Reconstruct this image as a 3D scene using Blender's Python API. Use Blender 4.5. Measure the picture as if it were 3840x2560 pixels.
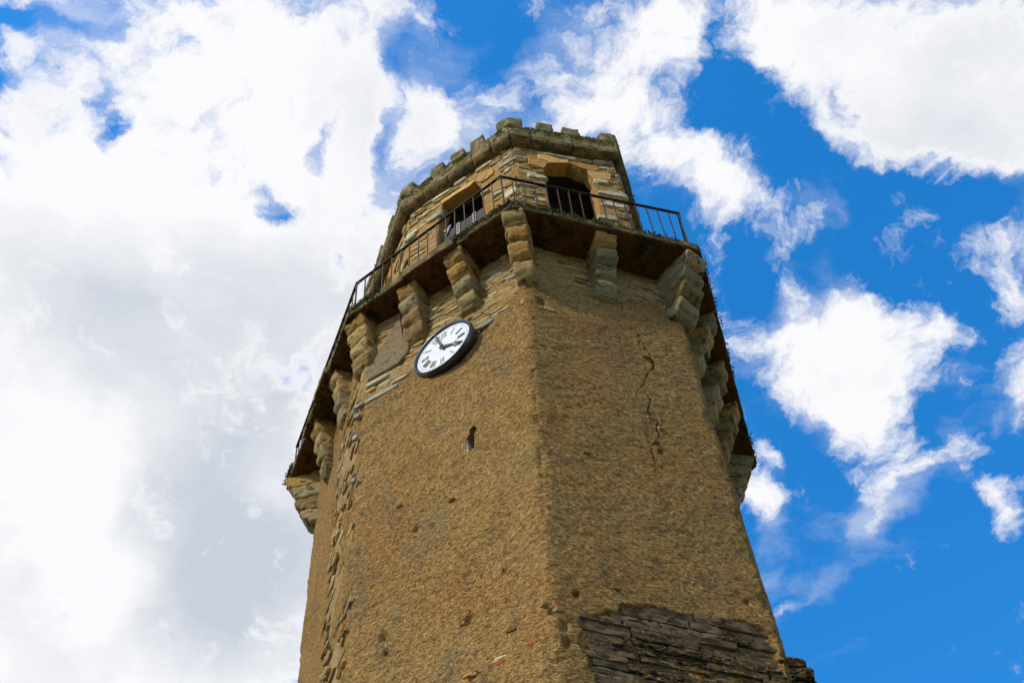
import bpy, math, random
import numpy as np
from mathutils import Matrix, Vector
R = math.radians
for o in list(bpy.data.objects): bpy.data.objects.remove(o)
scene = bpy.context.scene
COL = scene.collection

# ------------------------------------------------------------------ camera
F_PX = 5300.0                                   # focal length, photograph 3840 px wide
_up = np.array([1600 - 1920, 1280 + 1800, -F_PX], float); _up /= np.linalg.norm(_up)
_fh = np.array([0, 0, -1.0]) - _up * (-_up[2]); _fh /= np.linalg.norm(_fh)
_rt = np.cross(_fh, _up)
RM = np.array([_rt, _fh, _up])                  # camera axes -> world
CAM = np.array([0, 0, 1.6])
def ray(x, y): return RM @ np.array([x - 1920, 1280 - y, -F_PX])
def atz(x, y, z):
    d = ray(x, y); return CAM + d * (z - CAM[2]) / d[2]
cd = bpy.data.cameras.new('camera'); cam = bpy.data.objects.new('camera', cd); COL.objects.link(cam)
cd.sensor_width = 36; cd.lens = 36 * F_PX / 3840; cd.clip_end = 9000; cd.clip_start = .05
mw = Matrix.Identity(4)
for i in range(3):
    for j in range(3): mw[i][j] = RM[i, j]
    mw[i][3] = CAM[i]
cam.matrix_world = mw
scene.camera = cam

# ------------------------------------------------------------------ world
SUN_AZ, SUN_EL = 220.0, 40.0                    # direction towards the sun, degrees (math azimuth)
sv = Vector((math.cos(R(SUN_AZ)) * math.cos(R(SUN_EL)), math.sin(R(SUN_AZ)) * math.cos(R(SUN_EL)), math.sin(R(SUN_EL))))
sl = bpy.data.lights.new('sun', 'SUN'); sun = bpy.data.objects.new('sun', sl); COL.objects.link(sun)
sl.energy = 4.2; sl.angle = R(5); sl.color = (1, .90, .76)
sun.rotation_euler = sv.to_track_quat('Z', 'Y').to_euler(); sun.location = (-20, -20, 40)

world = bpy.data.worlds.new('World'); scene.world = world; world.use_nodes = True
NT = world.node_tree; NT.nodes.clear()
class NB:
    def __init__(s, nt): s.nt = nt
    def n(s, t, **k):
        x = s.nt.nodes.new(t)
        for a, v in k.items(): setattr(x, a, v)
        return x
    def put(s, sock, v):
        if isinstance(v, bpy.types.NodeSocket): s.nt.links.new(v, sock)
        elif v is not None: sock.default_value = v
    def m(s, op, a, b=None, c=None, clamp=False):
        x = s.n('ShaderNodeMath', operation=op, use_clamp=clamp)
        s.put(x.inputs[0], a); s.put(x.inputs[1], b)
        if c is not None: s.put(x.inputs[2], c)
        return x.outputs[0]
    def v(s, op, a, b=None, sc=None):
        x = s.n('ShaderNodeVectorMath', operation=op)
        s.put(x.inputs[0], a)
        if b is not None: s.put(x.inputs[1], b)
        if sc is not None: s.put(x.inputs['Scale'], sc)
        return x.outputs['Value'] if op in ('LENGTH', 'DOT_PRODUCT', 'DISTANCE') else x.outputs[0]
    def noise(s, vec, scale, detail=4, rough=.5, dist=0, lac=2.0, dim='3D', out='Fac'):
        x = s.n('ShaderNodeTexNoise', noise_dimensions=dim)
        s.put(x.inputs['Vector'], vec); x.inputs['Scale'].default_value = scale
        x.inputs['Detail'].default_value = detail; x.inputs['Roughness'].default_value = rough
        x.inputs['Lacunarity'].default_value = lac; x.inputs['Distortion'].default_value = dist
        return x.outputs[out]
    def mr(s, v, a, b, c=0., d=1., it='SMOOTHSTEP'):
        x = s.n('ShaderNodeMapRange', interpolation_type=it)
        s.put(x.inputs[0], v)
        for i, q in enumerate((a, b, c, d)): s.put(x.inputs[i + 1], q)
        return x.outputs[0]
    def mix(s, f, a, b, mode='MIX'):
        x = s.n('ShaderNodeMix', data_type='RGBA', blend_type=mode)
        s.put(x.inputs[0], f)
        s.put(x.inputs[6], a if isinstance(a, bpy.types.NodeSocket) else (*a[:3], 1))
        s.put(x.inputs[7], b if isinstance(b, bpy.types.NodeSocket) else (*b[:3], 1))
        return x.outputs[2]
    def ramp(s, f, stops, interp='LINEAR'):
        x = s.n('ShaderNodeValToRGB'); cr = x.color_ramp; cr.interpolation = interp
        while len(cr.elements) < len(stops): cr.elements.new(.5)
        for e, (p, c) in zip(cr.elements, stops): e.position = p; e.color = (*c, 1)
        s.put(x.inputs[0], f); return x.outputs[0]

W = NB(NT)
tc = W.n('ShaderNodeTexCoord').outputs['Generated']
sp = W.n('ShaderNodeSeparateXYZ'); W.put(sp.inputs[0], tc)
zc = W.m('MAXIMUM', sp.outputs[2], .06)
cb = W.n('ShaderNodeCombineXYZ'); W.put(cb.inputs[0], W.m('DIVIDE', sp.outputs[0], zc)); W.put(cb.inputs[1], W.m('DIVIDE', sp.outputs[1], zc))
q = cb.outputs[0]                               # the point of the flat cloud layer seen in this direction
def q_of(x, y):
    d = ray(x * 1.6327, y * 1.6327); return np.array([d[0] / d[2], d[1] / d[2]])
# --- SKYBLOBS
warp1 = W.noise(q, 4.2, 7, .62, dim='2D', out='Color')
qw = W.v('ADD', q, W.v('SCALE', W.v('SUBTRACT', warp1, (.5, .5, .5)), sc=.11))
def blob_sum(blobs, src):
    tot = None
    for (x, y, rx, ry, ang, amp) in blobs:
        c = q_of(x, y); a = R(ang)
        e1 = (q_of(x + 4 * math.cos(a), y + 4 * math.sin(a)) - c) / 4 * rx
        e2 = (q_of(x - 4 * math.sin(a), y + 4 * math.cos(a)) - c) / 4 * ry
        Um, Sm, _ = np.linalg.svd(np.array([[e1[0], e2[0]], [e1[1], e2[1]]]))
        if np.linalg.det(Um) < 0: Um[:, 1] *= -1
        k = W.n('ShaderNodeMapping', vector_type='TEXTURE'); W.put(k.inputs['Vector'], src)
        k.inputs['Location'].default_value = (c[0], c[1], 0); k.inputs['Rotation'].default_value = (0, 0, math.atan2(Um[1, 0], Um[0, 0]))
        k.inputs['Scale'].default_value = (Sm[0] * 1.5, Sm[1] * 1.5, 1)
        g = W.n('ShaderNodeTexGradient', gradient_type='SPHERICAL'); W.put(g.inputs[0], k.outputs[0])
        tot = W.m('MULTIPLY', g.outputs['Fac'], amp) if tot is None else W.m('MULTIPLY_ADD', g.outputs['Fac'], amp, tot)
    return tot
COVER = [  # the clouds of the layer: centre, radii, tilt, strength
 (150,150,260,200,0,.75),(560,120,300,220,0,1.1),(250,420,330,220,0,1.0),(640,380,260,200,0,1.1),(150,750,420,260,0,1.3),(500,850,380,300,0,1.2),
 (300,1200,460,340,0,1.4),(60,1350,300,300,0,1.0),(350,1560,400,160,0,.9),(60,950,200,300,0,.8),(560,1400,300,260,0,1.2),(700,1050,200,220,0,.9),(790,250,110,230,8,.8),(780,560,180,120,0,.55),(870,60,60,70,0,.5),
 (985,255,80,70,40,.75),(960,210,60,50,0,.4),(970,35,95,55,20,.75),(1010,300,40,60,-30,.4),(880,400,80,60,0,.4),(720,720,130,120,0,.5),
 (1170,135,40,30,0,.35),(1110,215,50,55,0,.35),(1160,15,40,30,0,.4),
 (1400,70,170,110,0,1.0),(1500,130,110,110,0,.8),(1350,200,150,90,20,.7),(1330,290,120,80,20,.7),(1480,350,130,80,35,.9),(1600,440,120,60,35,.75),(1530,480,100,50,10,.5),
 (1250,270,90,40,0,.4),(1540,230,70,60,0,.35),(1700,520,110,60,20,.5),(1850,500,90,50,-10,.45),
 (2150,60,420,150,0,1.3),(2050,200,300,110,15,1.2),(2280,300,230,110,20,1.2),(1820,80,150,100,30,.8),(2300,180,200,150,0,.9),(1950,330,100,50,30,.5),(2290,390,60,40,0,.45),
 (1760,360,70,50,-40,.35),(1780,640,45,90,-10,.55),(1960,710,110,60,15,.85),(1880,820,190,120,15,1.25),(1990,880,110,90,30,.8),(1870,940,120,70,20,.8),(2140,740,70,60,40,.45),(1960,1000,90,70,40,.5),
 (2320,560,80,70,0,.8),(2300,640,60,60,0,.45),(2340,840,60,110,0,.75),(1960,505,25,30,0,.42),(2060,510,25,14,0,.36),(2140,510,35,18,20,.36),(2275,970,18,35,0,.4),(2200,1000,50,25,15,.38),
 (1735,1160,50,90,0,.85),(1765,1065,35,25,30,.6),(2060,1110,80,60,-30,.62),(2000,1210,55,75,20,.85),(1910,1320,50,42,-30,.85),(1820,1380,65,22,-28,.95),(2290,1190,48,80,0,.75),(2200,1080,70,50,0,.42),(1850,1160,50,40,0,.3),
]
CLEAR = [
 (930,140,55,120,0,-.9),(1060,70,90,120,0,-.8),(1060,200,60,60,0,-.5),(905,300,22,60,0,-.8),(950,400,60,50,0,-.35),(1600,110,25,110,0,-.6),(1630,240,75,90,30,-.9),(1740,330,60,70,0,-.4),
 (1480,240,50,20,0,-.3),(1470,210,40,20,0,-.35),(1500,520,40,30,0,-.2),(1960,420,200,50,12,-.8),(2120,580,170,110,0,-.9),(2200,480,170,60,0,-.6),(1700,640,60,130,0,-.75),(2130,650,120,60,20,-.7),
 (2230,760,60,110,0,-.6),(1790,1010,70,50,30,-.6),(1900,1080,60,60,0,-.3),(2100,1400,420,190,0,-1.3),(1850,1230,80,80,0,-.5),(2150,1200,80,80,0,-.6),(2100,930,60,90,0,-.4),(2290,1050,70,60,0,-.4),
 (655,492,85,36,-10,-1.0),(590,440,60,32,0,-.8),(240,200,26,120,-10,-.75),(282,285,20,50,0,-.9),(12,160,60,32,0,-1.1),(60,15,60,28,0,-1.0),(170,20,70,20,0,-.9),(10,90,20,60,0,-.5),(130,120,40,60,20,-.35),(360,60,30,30,0,-.5),
 (640,830,60,34,0,-.7),(765,625,60,50,0,-.6),(755,340,30,75,10,-.9),(690,870,40,40,0,-.22),(870,560,70,60,0,-.2),(905,345,30,90,0,-.5),(640,490,90,50,0,-.35),(700,800,90,60,0,-.25),(30,110,60,110,0,-.35),(150,90,60,60,0,-.3),
]
SHADE = [(330,700,480,170,5,.55),(700,620,220,120,10,.35),(200,850,260,150,0,.3),(470,1100,230,330,0,.62),(560,1350,260,330,0,.65),(60,1300,90,160,0,.3),(650,900,200,150,0,.4),(750,180,170,120,0,.28),(300,1480,200,120,0,.3),
 (2150,280,260,110,10,.22),(2250,80,200,100,0,.12),(1450,90,100,80,0,.15)]
GLOW = [(250,1330,80,110,40,.55),(170,1180,70,160,20,.5),(60,1080,90,150,0,.4),(610,1090,60,60,0,.3),(600,250,200,180,0,.2),(250,450,300,140,0,.3),(2000,160,200,110,0,.15)]
cover = W.m('MAXIMUM', W.m('ADD', W.m('MINIMUM', blob_sum(COVER, qw), 1.3), blob_sum(CLEAR, qw)), -.36)
fn = W.noise(qw, 7.0, 12, .66, dim='2D')
fn2 = W.noise(W.v('ADD', qw, (3.1, 7.7, 0)), 24.0, 10, .68, dim='2D')
big = W.noise(q, 2.3, 3, .5, dim='2D')
dens = W.m('ADD', cover, W.m('MULTIPLY', W.m('SUBTRACT', fn, .5), 2.3))
dens = W.m('ADD', dens, W.m('MULTIPLY', W.m('SUBTRACT', fn2, .5), 1.9))
# beyond the clouds above the layer keeps the same broken cover
dist = W.v('LENGTH', W.v('SUBTRACT', q, (*[float(t) for t in q_of(1176, 784)], 0)))
outside = W.m('MULTIPLY', W.mr(dist, .42, .75), W.m('MULTIPLY', W.m('SUBTRACT', big, .42), 4.0))
dens = W.m('ADD', dens, outside)
alpha = W.mr(dens, -.05, .95, it='LINEAR')
alpha = W.m('POWER', W.mr(alpha, 0, 1), .9)
veil = W.m('MULTIPLY', W.mr(W.m('ADD', W.noise(W.v('MULTIPLY', qw, (1.0, 1.6, 1)), 4.0, 9, .62, dim='2D'), W.m('MULTIPLY', cover, .22)), .46, .78), .5)
alpha = W.m('MAXIMUM', alpha, veil)
shn = W.noise(qw, 4.5, 10, .58, dim='2D')
shn2 = W.noise(q, 3.4, 6, .55, dim='2D')
sh = W.m('SUBTRACT', W.m('MULTIPLY', blob_sum(SHADE, q), 1.12), blob_sum(GLOW, qw))
sh = W.m('ADD', sh, W.m('MULTIPLY', W.m('SUBTRACT', shn, .5), 1.7))
sh = W.m('ADD', sh, .07)
sh = W.m('ADD', sh, W.m('MULTIPLY', W.m('SUBTRACT', shn2, .5), 1.0))
sh = W.m('MULTIPLY', W.m('MAXIMUM', sh, 0.), W.mr(dens, .6, 1.25), clamp=True)
cloud = W.ramp(sh, [(0, (.97, .97, .99)), (.35, (.82, .84, .88)), (.8, (.66, .70, .77)), (1, (.58, .64, .73))])
sky = W.n('ShaderNodeTexSky', sky_type='NISHITA'); sky.sun_disc = False
sky.sun_elevation = R(SUN_EL); sky.sun_rotation = R(90 - SUN_AZ); sky.altitude = 300; sky.air_density = 1.0; sky.dust_density = .4; sky.ozone_density = 3
hs = W.n('ShaderNodeHueSaturation'); hs.inputs['Saturation'].default_value = 1.36; hs.inputs['Value'].default_value = 2.6; hs.inputs['Hue'].default_value = .499
W.put(hs.inputs['Color'], sky.outputs[0])
SKY_S = .12
cl10 = W.v('SCALE', cloud, sc=1 / SKY_S)
col = W.mix(alpha, hs.outputs[0], cl10)
bg = W.n('ShaderNodeBackground'); W.put(bg.inputs[0], col); bg.inputs[1].default_value = SKY_S
wo = W.n('ShaderNodeOutputWorld'); NT.links.new(bg.outputs[0], wo.inputs[0])
world.cycles.sampling_method = 'MANUAL'; world.cycles.sample_map_resolution = 512
scene.view_settings.view_transform = 'Standard'; scene.view_settings.look = 'None'
scene.view_settings.exposure = 0; scene.view_settings.gamma = 1; scene.view_settings.use_curve_mapping = False
# --- ENDSKY

# ------------------------------------------------------------------ helpers
rng = np.random.default_rng(7); random.seed(7)
_T = rng.random(4096 * 4)
def vnoise(P, seed=0):
    Pi = np.floor(P).astype(np.int64); f = P - Pi; f = f * f * (3 - 2 * f)
    def h(a, b, c): return _T[((a * 73856093) ^ (b * 19349663) ^ (c * 83492791) ^ (seed * 2654435)) & 16383]
    x, y, z = Pi[..., 0], Pi[..., 1], Pi[..., 2]; r = 0
    for i in (0, 1):
        for j in (0, 1):
            for k in (0, 1):
                w = (f[..., 0] if i else 1 - f[..., 0]) * (f[..., 1] if j else 1 - f[..., 1]) * (f[..., 2] if k else 1 - f[..., 2])
                r = r + w * h(x + i, y + j, z + k)
    return r
def fbm(P, scale, octv=3, seed=0, gain=.5):
    P = np.asarray(P, float) * scale; r = 0; a = 1; t = 0
    for o in range(octv):
        r = r + a * (vnoise(P + 17.3 * o, seed + o) - .5); t += a; a *= gain; P = P * 2.03
    return r / t * 2
def mesh_obj(name, verts, faces, mat, parent=None, smooth=True):
    me = bpy.data.meshes.new(name)
    me.from_pydata([tuple(map(float, v)) for v in verts], [], [tuple(map(int, f)) for f in faces])
    me.validate(); me.update()
    if mat: me.materials.append(mat)
    if smooth: me.polygons.foreach_set('use_smooth', [True] * len(me.polygons))
    o = bpy.data.objects.new(name, me); COL.objects.link(o)
    if parent is not None: o.parent = parent
    return o
def thing(name, label, cat, loc=(0, 0, 0), group=None):
    o = bpy.data.objects.new(name, None); COL.objects.link(o); o.location = loc; o.empty_display_size = .3
    o['label'] = label; o['category'] = cat
    if group: o['group'] = group
    return o
class MB:
    def __init__(s): s.v = []; s.f = []
    def add(s, V, Fc):
        b = len(s.v); s.v += [tuple(x) for x in V]; s.f += [tuple(b + i for i in f) for f in Fc]
    def box(s, o, ax, ay, az):
        o, ax, ay, az = map(np.asarray, (o, ax, ay, az))
        V = [o + i * ax + j * ay + k * az for k in (-.5, .5) for j in (-.5, .5) for i in (-.5, .5)]
        s.add(V, [(0, 2, 3, 1), (4, 5, 7, 6), (0, 1, 5, 4), (2, 6, 7, 3), (0, 4, 6, 2), (1, 3, 7, 5)])
    def obj(s, name, mat, parent=None, smooth=False): return mesh_obj(name, s.v, s.f, mat, parent, smooth)

# ------------------------------------------------------------------ materials
def base_mat(name):
    m = bpy.data.materials.new(name); m.use_nodes = True; nt = m.node_tree; B = NB(nt)
    return m, B, nt.nodes['Principled BSDF']
def coords(B, sc=(1, 1, 1)):
    g = B.n('ShaderNodeNewGeometry').outputs['Position']
    return g if sc == (1, 1, 1) else B.v('MULTIPLY', g, sc)
def bumps(B, P, layers, bsdf):
    nrm = None
    for (h, st, di) in layers:
        b = B.n('ShaderNodeBump'); b.inputs['Strength'].default_value = st; b.inputs['Distance'].default_value = di
        B.put(b.inputs['Height'], h)
        if nrm is not None: B.put(b.inputs['Normal'], nrm)
        nrm = b.outputs[0]
    B.put(bsdf.inputs['Normal'], nrm)
def stone_mat(name, cols, moss=0., lichen=None, dark=.3, grain=60, bump=.02, rnd=True, stretch=(1, 1, 2.2), mosscol=(.075, .085, .016)):
    m, B, P = base_mat(name); g = coords(B); gs = coords(B, stretch)
    n1 = B.noise(gs, 5, 5, .6); n2 = B.noise(gs, grain, 4, .65); n3 = B.noise(g, 1.7, 3, .5)
    if rnd:
        r = B.n('ShaderNodeObjectInfo').outputs['Random']
        c = B.ramp(r, [(i / len(cols), x) for i, x in enumerate(cols)], 'CONSTANT')
        r2 = B.m('FRACT', B.m('MULTIPLY', r, 37.7))
        c = B.mix(1, c, B.ramp(r2, [(0, (.72, .72, .72)), (1, (1.2, 1.18, 1.12))]), 'MULTIPLY')
    else:
        c = B.ramp(B.mr(n1, .3, .7, it='LINEAR'), [(i / max(1, len(cols) - 1), x) for i, x in enumerate(cols)])
    warm = tuple(min(1, x) for x in (1.25, .92, .55))
    c = B.mix(B.mr(B.noise(gs, 9, 4, .6), .5, .68), c, B.mix(1, c, warm, 'MULTIPLY'))
    c = B.mix(B.mr(n2, .3, .7, 0., .9), B.mix(1, c, (.42, .38, .33), 'MULTIPLY'), B.mix(1, c, (1.3, 1.3, 1.3), 'MULTIPLY'))
    c = B.mix(B.m('MULTIPLY', B.mr(B.noise(g, 13, 6, .7), .56, .66), dark), c, (.035, .028, .02))
    if lichen:
        c = B.mix(B.m('MULTIPLY', B.mr(B.noise(gs, 16, 5, .65, out='Fac'), .5, .58), lichen[1]), c, lichen[0])
        c = B.mix(B.m('MULTIPLY', B.mr(B.noise(B.v('ADD', g, (9, 3, 5)), 22, 4, .6), .62, .67), .6), c, (.42, .46, .44))
    if moss:
        mm = B.mr(B.m('ADD', B.noise(g, 4.5, 7, .68), moss * .22 - .1), .5, .6)
        mc = B.mix(B.mr(B.noise(g, 45, 3, .6), .35, .65), tuple(x * .3 for x in mosscol), mosscol)
        c = B.mix(B.m('MULTIPLY', mm, .92), c, mc)
    B.put(P.inputs['Base Color'], c); P.inputs['Roughness'].default_value = .93
    P.inputs['Specular IOR Level'].default_value = .15
    lay = [(n1, .6, bump * 2), (n2, .8, bump * .55), (B.noise(gs, grain * 3, 3, .6), .5, bump * .2)]
    if moss: lay.append((B.m('MULTIPLY', B.noise(g, 55, 3, .6), mm), .8, .025))
    bumps(B, P, lay, P)
    return m
def render_mat():
    m, B, P = base_mat('lime_render'); g = coords(B); gs = coords(B, (1, 1, 1.9))
    wv = gs
    a = B.noise(g, .8, 4, .55); b = B.noise(wv, 19, 6, .74); c0 = B.noise(wv, 62, 5, .72); d = B.noise(gs, 3.2, 4, .6)
    c = B.ramp(B.mr(a, .32, .68, it='LINEAR'), [(0, (.49, .275, .095)), (.5, (.545, .335, .12)), (1, (.51, .325, .13))])
    c = B.mix(B.mr(d, .5, .68, 0., .6), c, (.27, .19, .095))
    c = B.mix(B.mr(B.noise(B.v('MULTIPLY', g, (1, 1, .35)), 1.6, 5, .62), .5, .66, 0., .6), c, (.34, .27, .14))
    c = B.mix(B.mr(B.noise(B.v('ADD', g, (4, 9, 2)), 2.4, 5, .65), .57, .68, 0., .55), c, (.58, .33, .085))
    c = B.mix(B.mr(b, .40, .61, 0., 1., 'LINEAR'), B.mix(1, c, (.42, .38, .33), 'MULTIPLY'), B.mix(1, c, (1.55, 1.52, 1.42), 'MULTIPLY'))
    c = B.mix(B.mr(c0, .37, .50, .92, 0.), c, (.05, .032, .016))
    c = B.mix(B.mr(c0, .54, .66, 0., .6), c, (.68, .47, .20))
    v = B.n('ShaderNodeTexVoronoi'); v.inputs['Scale'].default_value = 9; B.put(v.inputs['Vector'], gs)
    c = B.mix(B.mr(v.outputs['Distance'], .04, .11, .8, 0.), c, (.03, .02, .012))
    v2 = B.n('ShaderNodeTexVoronoi'); v2.inputs['Scale'].default_value = 7; B.put(v2.inputs['Vector'], B.v('ADD', gs, (3.3, 1.2, 8)))
    c = B.mix(B.mr(v2.outputs['Distance'], .03, .07, .85, 0.), c, (.62, .56, .44))
    B.put(P.inputs['Base Color'], c); P.inputs['Roughness'].default_value = .97; P.inputs['Specular IOR Level'].default_value = .08
    bumps(B, P, [(b, 1., .22), (c0, 1., .16), (B.mr(v.outputs['Distance'], .0, .13), .6, .02)], P)
    return m
def flat_mat(name, col, rough=.5, metal=0., bump=0., var=0., spec=.5):
    m, B, P = base_mat(name); g = coords(B); c = col
    if var:
        n = B.noise(g, 14, 5, .65)
        c = B.mix(B.mr(n, .4, .65), col, tuple(x * (1 - var) for x in col))
        B.put(P.inputs['Base Color'], c)
    else: P.inputs['Base Color'].default_value = (*col, 1)
    P.inputs['Roughness'].default_value = rough; P.inputs['Metallic'].default_value = metal; P.inputs['Specular IOR Level'].default_value = spec
    if bump: bumps(B, P, [(B.noise(g, 90, 4, .6), .6, bump)], P)
    return m
M_REN = render_mat()
PALE = [(.48, .37, .19), (.36, .25, .11), (.54, .46, .30), (.42, .26, .09), (.33, .21, .085), (.44, .40, .29), (.42, .29, .12), (.28, .17, .07)]
M_RUB = stone_mat('rubble', PALE, dark=.35)
M_GREY = stone_mat('weathered_course', [(.38, .26, .11), (.41, .30, .13), (.34, .22, .085), (.36, .31, .19), (.36, .23, .085), (.42, .34, .18)], dark=.5)
M_QUOIN = stone_mat('blue_grey_stone', [(.38, .36, .30), (.42, .40, .32)], dark=.5, bump=.03)
M_ORNG = stone_mat('ochre_dressed_stone', [(.50, .28, .08), (.45, .25, .07), (.54, .33, .11)], dark=.2, grain=40, bump=.012)
M_MORT = stone_mat('old_mortar', [(.46, .26, .08), (.52, .31, .10), (.40, .24, .085), (.48, .32, .13)], rnd=False, dark=.5, grain=45, bump=.06)
M_BARE = stone_mat('bare_masonry', [(.40, .25, .09), (.34, .22, .09), (.44, .31, .14), (.30, .20, .09)], rnd=False, dark=.7, grain=30, bump=.045, stretch=(1, 1, 3.5))
M_JAMB = stone_mat('pale_jamb', [(.36, .28, .17)], rnd=False, dark=.3)
M_CORB = stone_mat('corbel_stone', [(.38, .30, .165), (.34, .28, .16), (.40, .30, .14), (.36, .24, .10)], dark=.6, moss=.3, bump=.045)
M_CORO = stone_mat('ochre_corbel_stone', [(.44, .26, .08), (.38, .235, .08), (.42, .30, .13)], dark=.7, moss=.3, bump=.03)
M_SLAB = stone_mat('mossy_slab', [(.19, .14, .07), (.27, .20, .10), (.13, .10, .055), (.23, .185, .10)], rnd=False, dark=1., moss=.5, bump=.035, mosscol=(.12, .13, .025))
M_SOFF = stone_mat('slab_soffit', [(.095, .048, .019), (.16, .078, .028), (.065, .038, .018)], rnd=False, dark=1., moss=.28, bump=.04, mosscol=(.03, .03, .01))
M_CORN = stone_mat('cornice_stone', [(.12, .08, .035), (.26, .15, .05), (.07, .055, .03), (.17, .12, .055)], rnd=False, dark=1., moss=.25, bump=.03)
M_PARA = stone_mat('mossy_parapet', [(.30, .22, .10), (.32, .26, .15), (.22, .16, .08)], rnd=False, dark=.8, moss=.70, bump=.04, mosscol=(.17, .155, .035))
M_BLCK = stone_mat('lichened_stone', [(.10, .082, .058), (.05, .045, .038), (.15, .115, .07), (.07, .062, .048), (.036, .034, .03)], dark=1., lichen=((.36, .19, .03), .7), bump=.06, stretch=(1, 1, 4.5))
M_BRWN = stone_mat('brown_wall_stone', [(.23, .165, .095), (.18, .135, .08), (.26, .20, .12)], dark=.8, bump=.05, stretch=(1, 1, 4.5))
M_PATCH = stone_mat('grey_cement', [(.24, .19, .11), (.29, .23, .13), (.20, .17, .11)], rnd=False, dark=.8, grain=45, bump=.06)
M_RED = stone_mat('red_tile', [(.42, .10, .04), (.34, .08, .035)], rnd=False, dark=.15)
M_IRON = flat_mat('rusty_iron', (.035, .018, .013), .75, .0, .004, .5, .3)
M_BLACKM = flat_mat('black_lacquer', (.006, .009, .018), .28, 0, 0, 0, .8)
M_DIAL = flat_mat('white_dial', (.40, .455, .50), .5, 0, 0, .10)
M_NUM = flat_mat('numeral_grey', (.028, .03, .036), .6)
M_HAND = flat_mat('iron_hand', (.010, .007, .006), .7, 0, .001, .3)
M_WOOD = stone_mat('weathered_oak', [(.07, .055, .045), (.13, .11, .095), (.05, .04, .035)], rnd=False, dark=.5, stretch=(1, 1, 9))
M_STRAP = flat_mat('grey_steel', (.09, .095, .12), .6, .1, .003, .4)
M_MOSS = flat_mat('moss', (.16, .16, .035), .95, 0, 0, .8, .1)
M_DARKMOSS = flat_mat('dark_moss', (.06, .06, .02), .95, 0, 0, .8, .1)
M_LEEK = flat_mat('houseleek', (.09, .035, .03), .8, 0, 0, .6, .2)
M_FERN = flat_mat('fern', (.035, .06, .014), .6, 0, 0, .5, .3)
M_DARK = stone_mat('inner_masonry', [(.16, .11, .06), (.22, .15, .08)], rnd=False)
M_GRASS = stone_mat('meadow', [(.05, .075, .018), (.08, .09, .03), (.11, .10, .05)], rnd=False, dark=.2, grain=30, stretch=(1, 1, 1))
M_GRAVEL = stone_mat('gravel_yard', [(.30, .26, .19), (.36, .31, .23)], rnd=False, dark=.3, stretch=(1, 1, 1))

# ------------------------------------------------------------------ plan of the tower
ZS = 21.6
S = {1: atz(1315, 1172, ZS), 0: atz(1917, 765, ZS), 3: atz(2618, 932, ZS), 4: atz(2832, 1730, ZS), 2: atz(1078, 1815, ZS)}
S[5] = np.array([0.0, 18.4, ZS])
ORD = [2, 1, 0, 3, 4, 5]                         # round the tower, left face = 1-0, right face = 0-3
def corner_line(pa, za, pb, zb):
    a = atz(*pa, za); b = atz(*pb, zb); d = (b - a) / (b[2] - a[2])
    return lambda z: a + d * (z - a[2])
CL = {0: corner_line((1967, 1012), 20.55, (2093, 2560), 11.78), 3: corner_line((2547, 1176), 20.45, (2925, 2400), 13.14),
      1: corner_line((1360, 1390), 20.18, (1282, 2560), 13.43), 2: corner_line((1177, 1960), 20.29, (1115, 2560), 16.6)}
cen = np.array([.1, 13.8, 0])
def inward(k, off):
    d = cen - S[k]; d[2] = 0; d /= np.linalg.norm(d); p = S[k] + d * off
    return lambda z: np.array([p[0] - d[0] * .012 * (21.6 - z), p[1] - d[1] * .012 * (21.6 - z), z])
CL[4] = inward(4, .72); CL[5] = inward(5, .72)
U = {0: atz(1920, 552, 26.1)[:2], 1: atz(1533, 813, 26.1)[:2], 3: atz(2301, 615, 26.1)[:2]}
dl = (S[2] - S[1])[:2]; dr = (S[4] - S[3])[:2]
U[2] = U[1] + dl / np.linalg.norm(dl) * 2.7; U[4] = U[3] + dr / np.linalg.norm(dr) * 3.4; U[5] = np.array([.05, 17.1])

def poly_off(P, out):
    """mitred offset of a plan (dict by corner number)"""
    res = {}
    for i, k in enumerate(ORD):
        a, b, c = P[ORD[i - 1]][:2], P[k][:2], P[ORD[(i + 1) % 6]][:2]
        n = []
        for u, v in ((a, b), (b, c)):
            d = (v - u) / np.linalg.norm(v - u); n.append(np.array([d[1], -d[0]]))
        m = n[0] + n[1]; m /= (m @ n[0]); res[k] = b + m * out
    return res
def side_pt(P, a, b, t, out):
    O = poly_off(P, out); return O[a] + (O[b] - O[a]) * t
def normal2(a, b):
    d = b[:2] - a[:2]; d = d / np.linalg.norm(d); return np.array([d[1], -d[0], 0])

def inside(poly, x, y):
    c = np.zeros(np.shape(x), bool); n = len(poly)
    for i in range(n):
        x1, y1 = poly[i]; x2, y2 = poly[(i + 1) % n]
        if y1 == y2: continue
        k = ((y1 > y) != (y2 > y)) & (x < (x2 - x1) * (y - y1) / (y2 - y1) + x1); c ^= k
    return c
def snap(poly, p):
    best = None
    for i in range(len(poly)):
        a = np.array(poly[i]); b = np.array(poly[(i + 1) % len(poly)]); d = b - a
        t = np.clip((p - a) @ d / (d @ d), 0, 1); qn = a + t * d; e = np.hypot(*(p - qn))
        if best is None or e < best[0]: best = (e, qn)
    return best[1]
def seg_dist(pts, x, y):
    r = np.full(np.shape(x), 9.)
    for (x1, y1), (x2, y2) in zip(pts, pts[1:]):
        dx, dy = x2 - x1, y2 - y1; t = np.clip(((x - x1) * dx + (y - y1) * dy) / (dx * dx + dy * dy), 0, 1)
        r = np.minimum(r, np.hypot(x - x1 - t * dx, y - y1 - t * dy))
    return r

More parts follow.
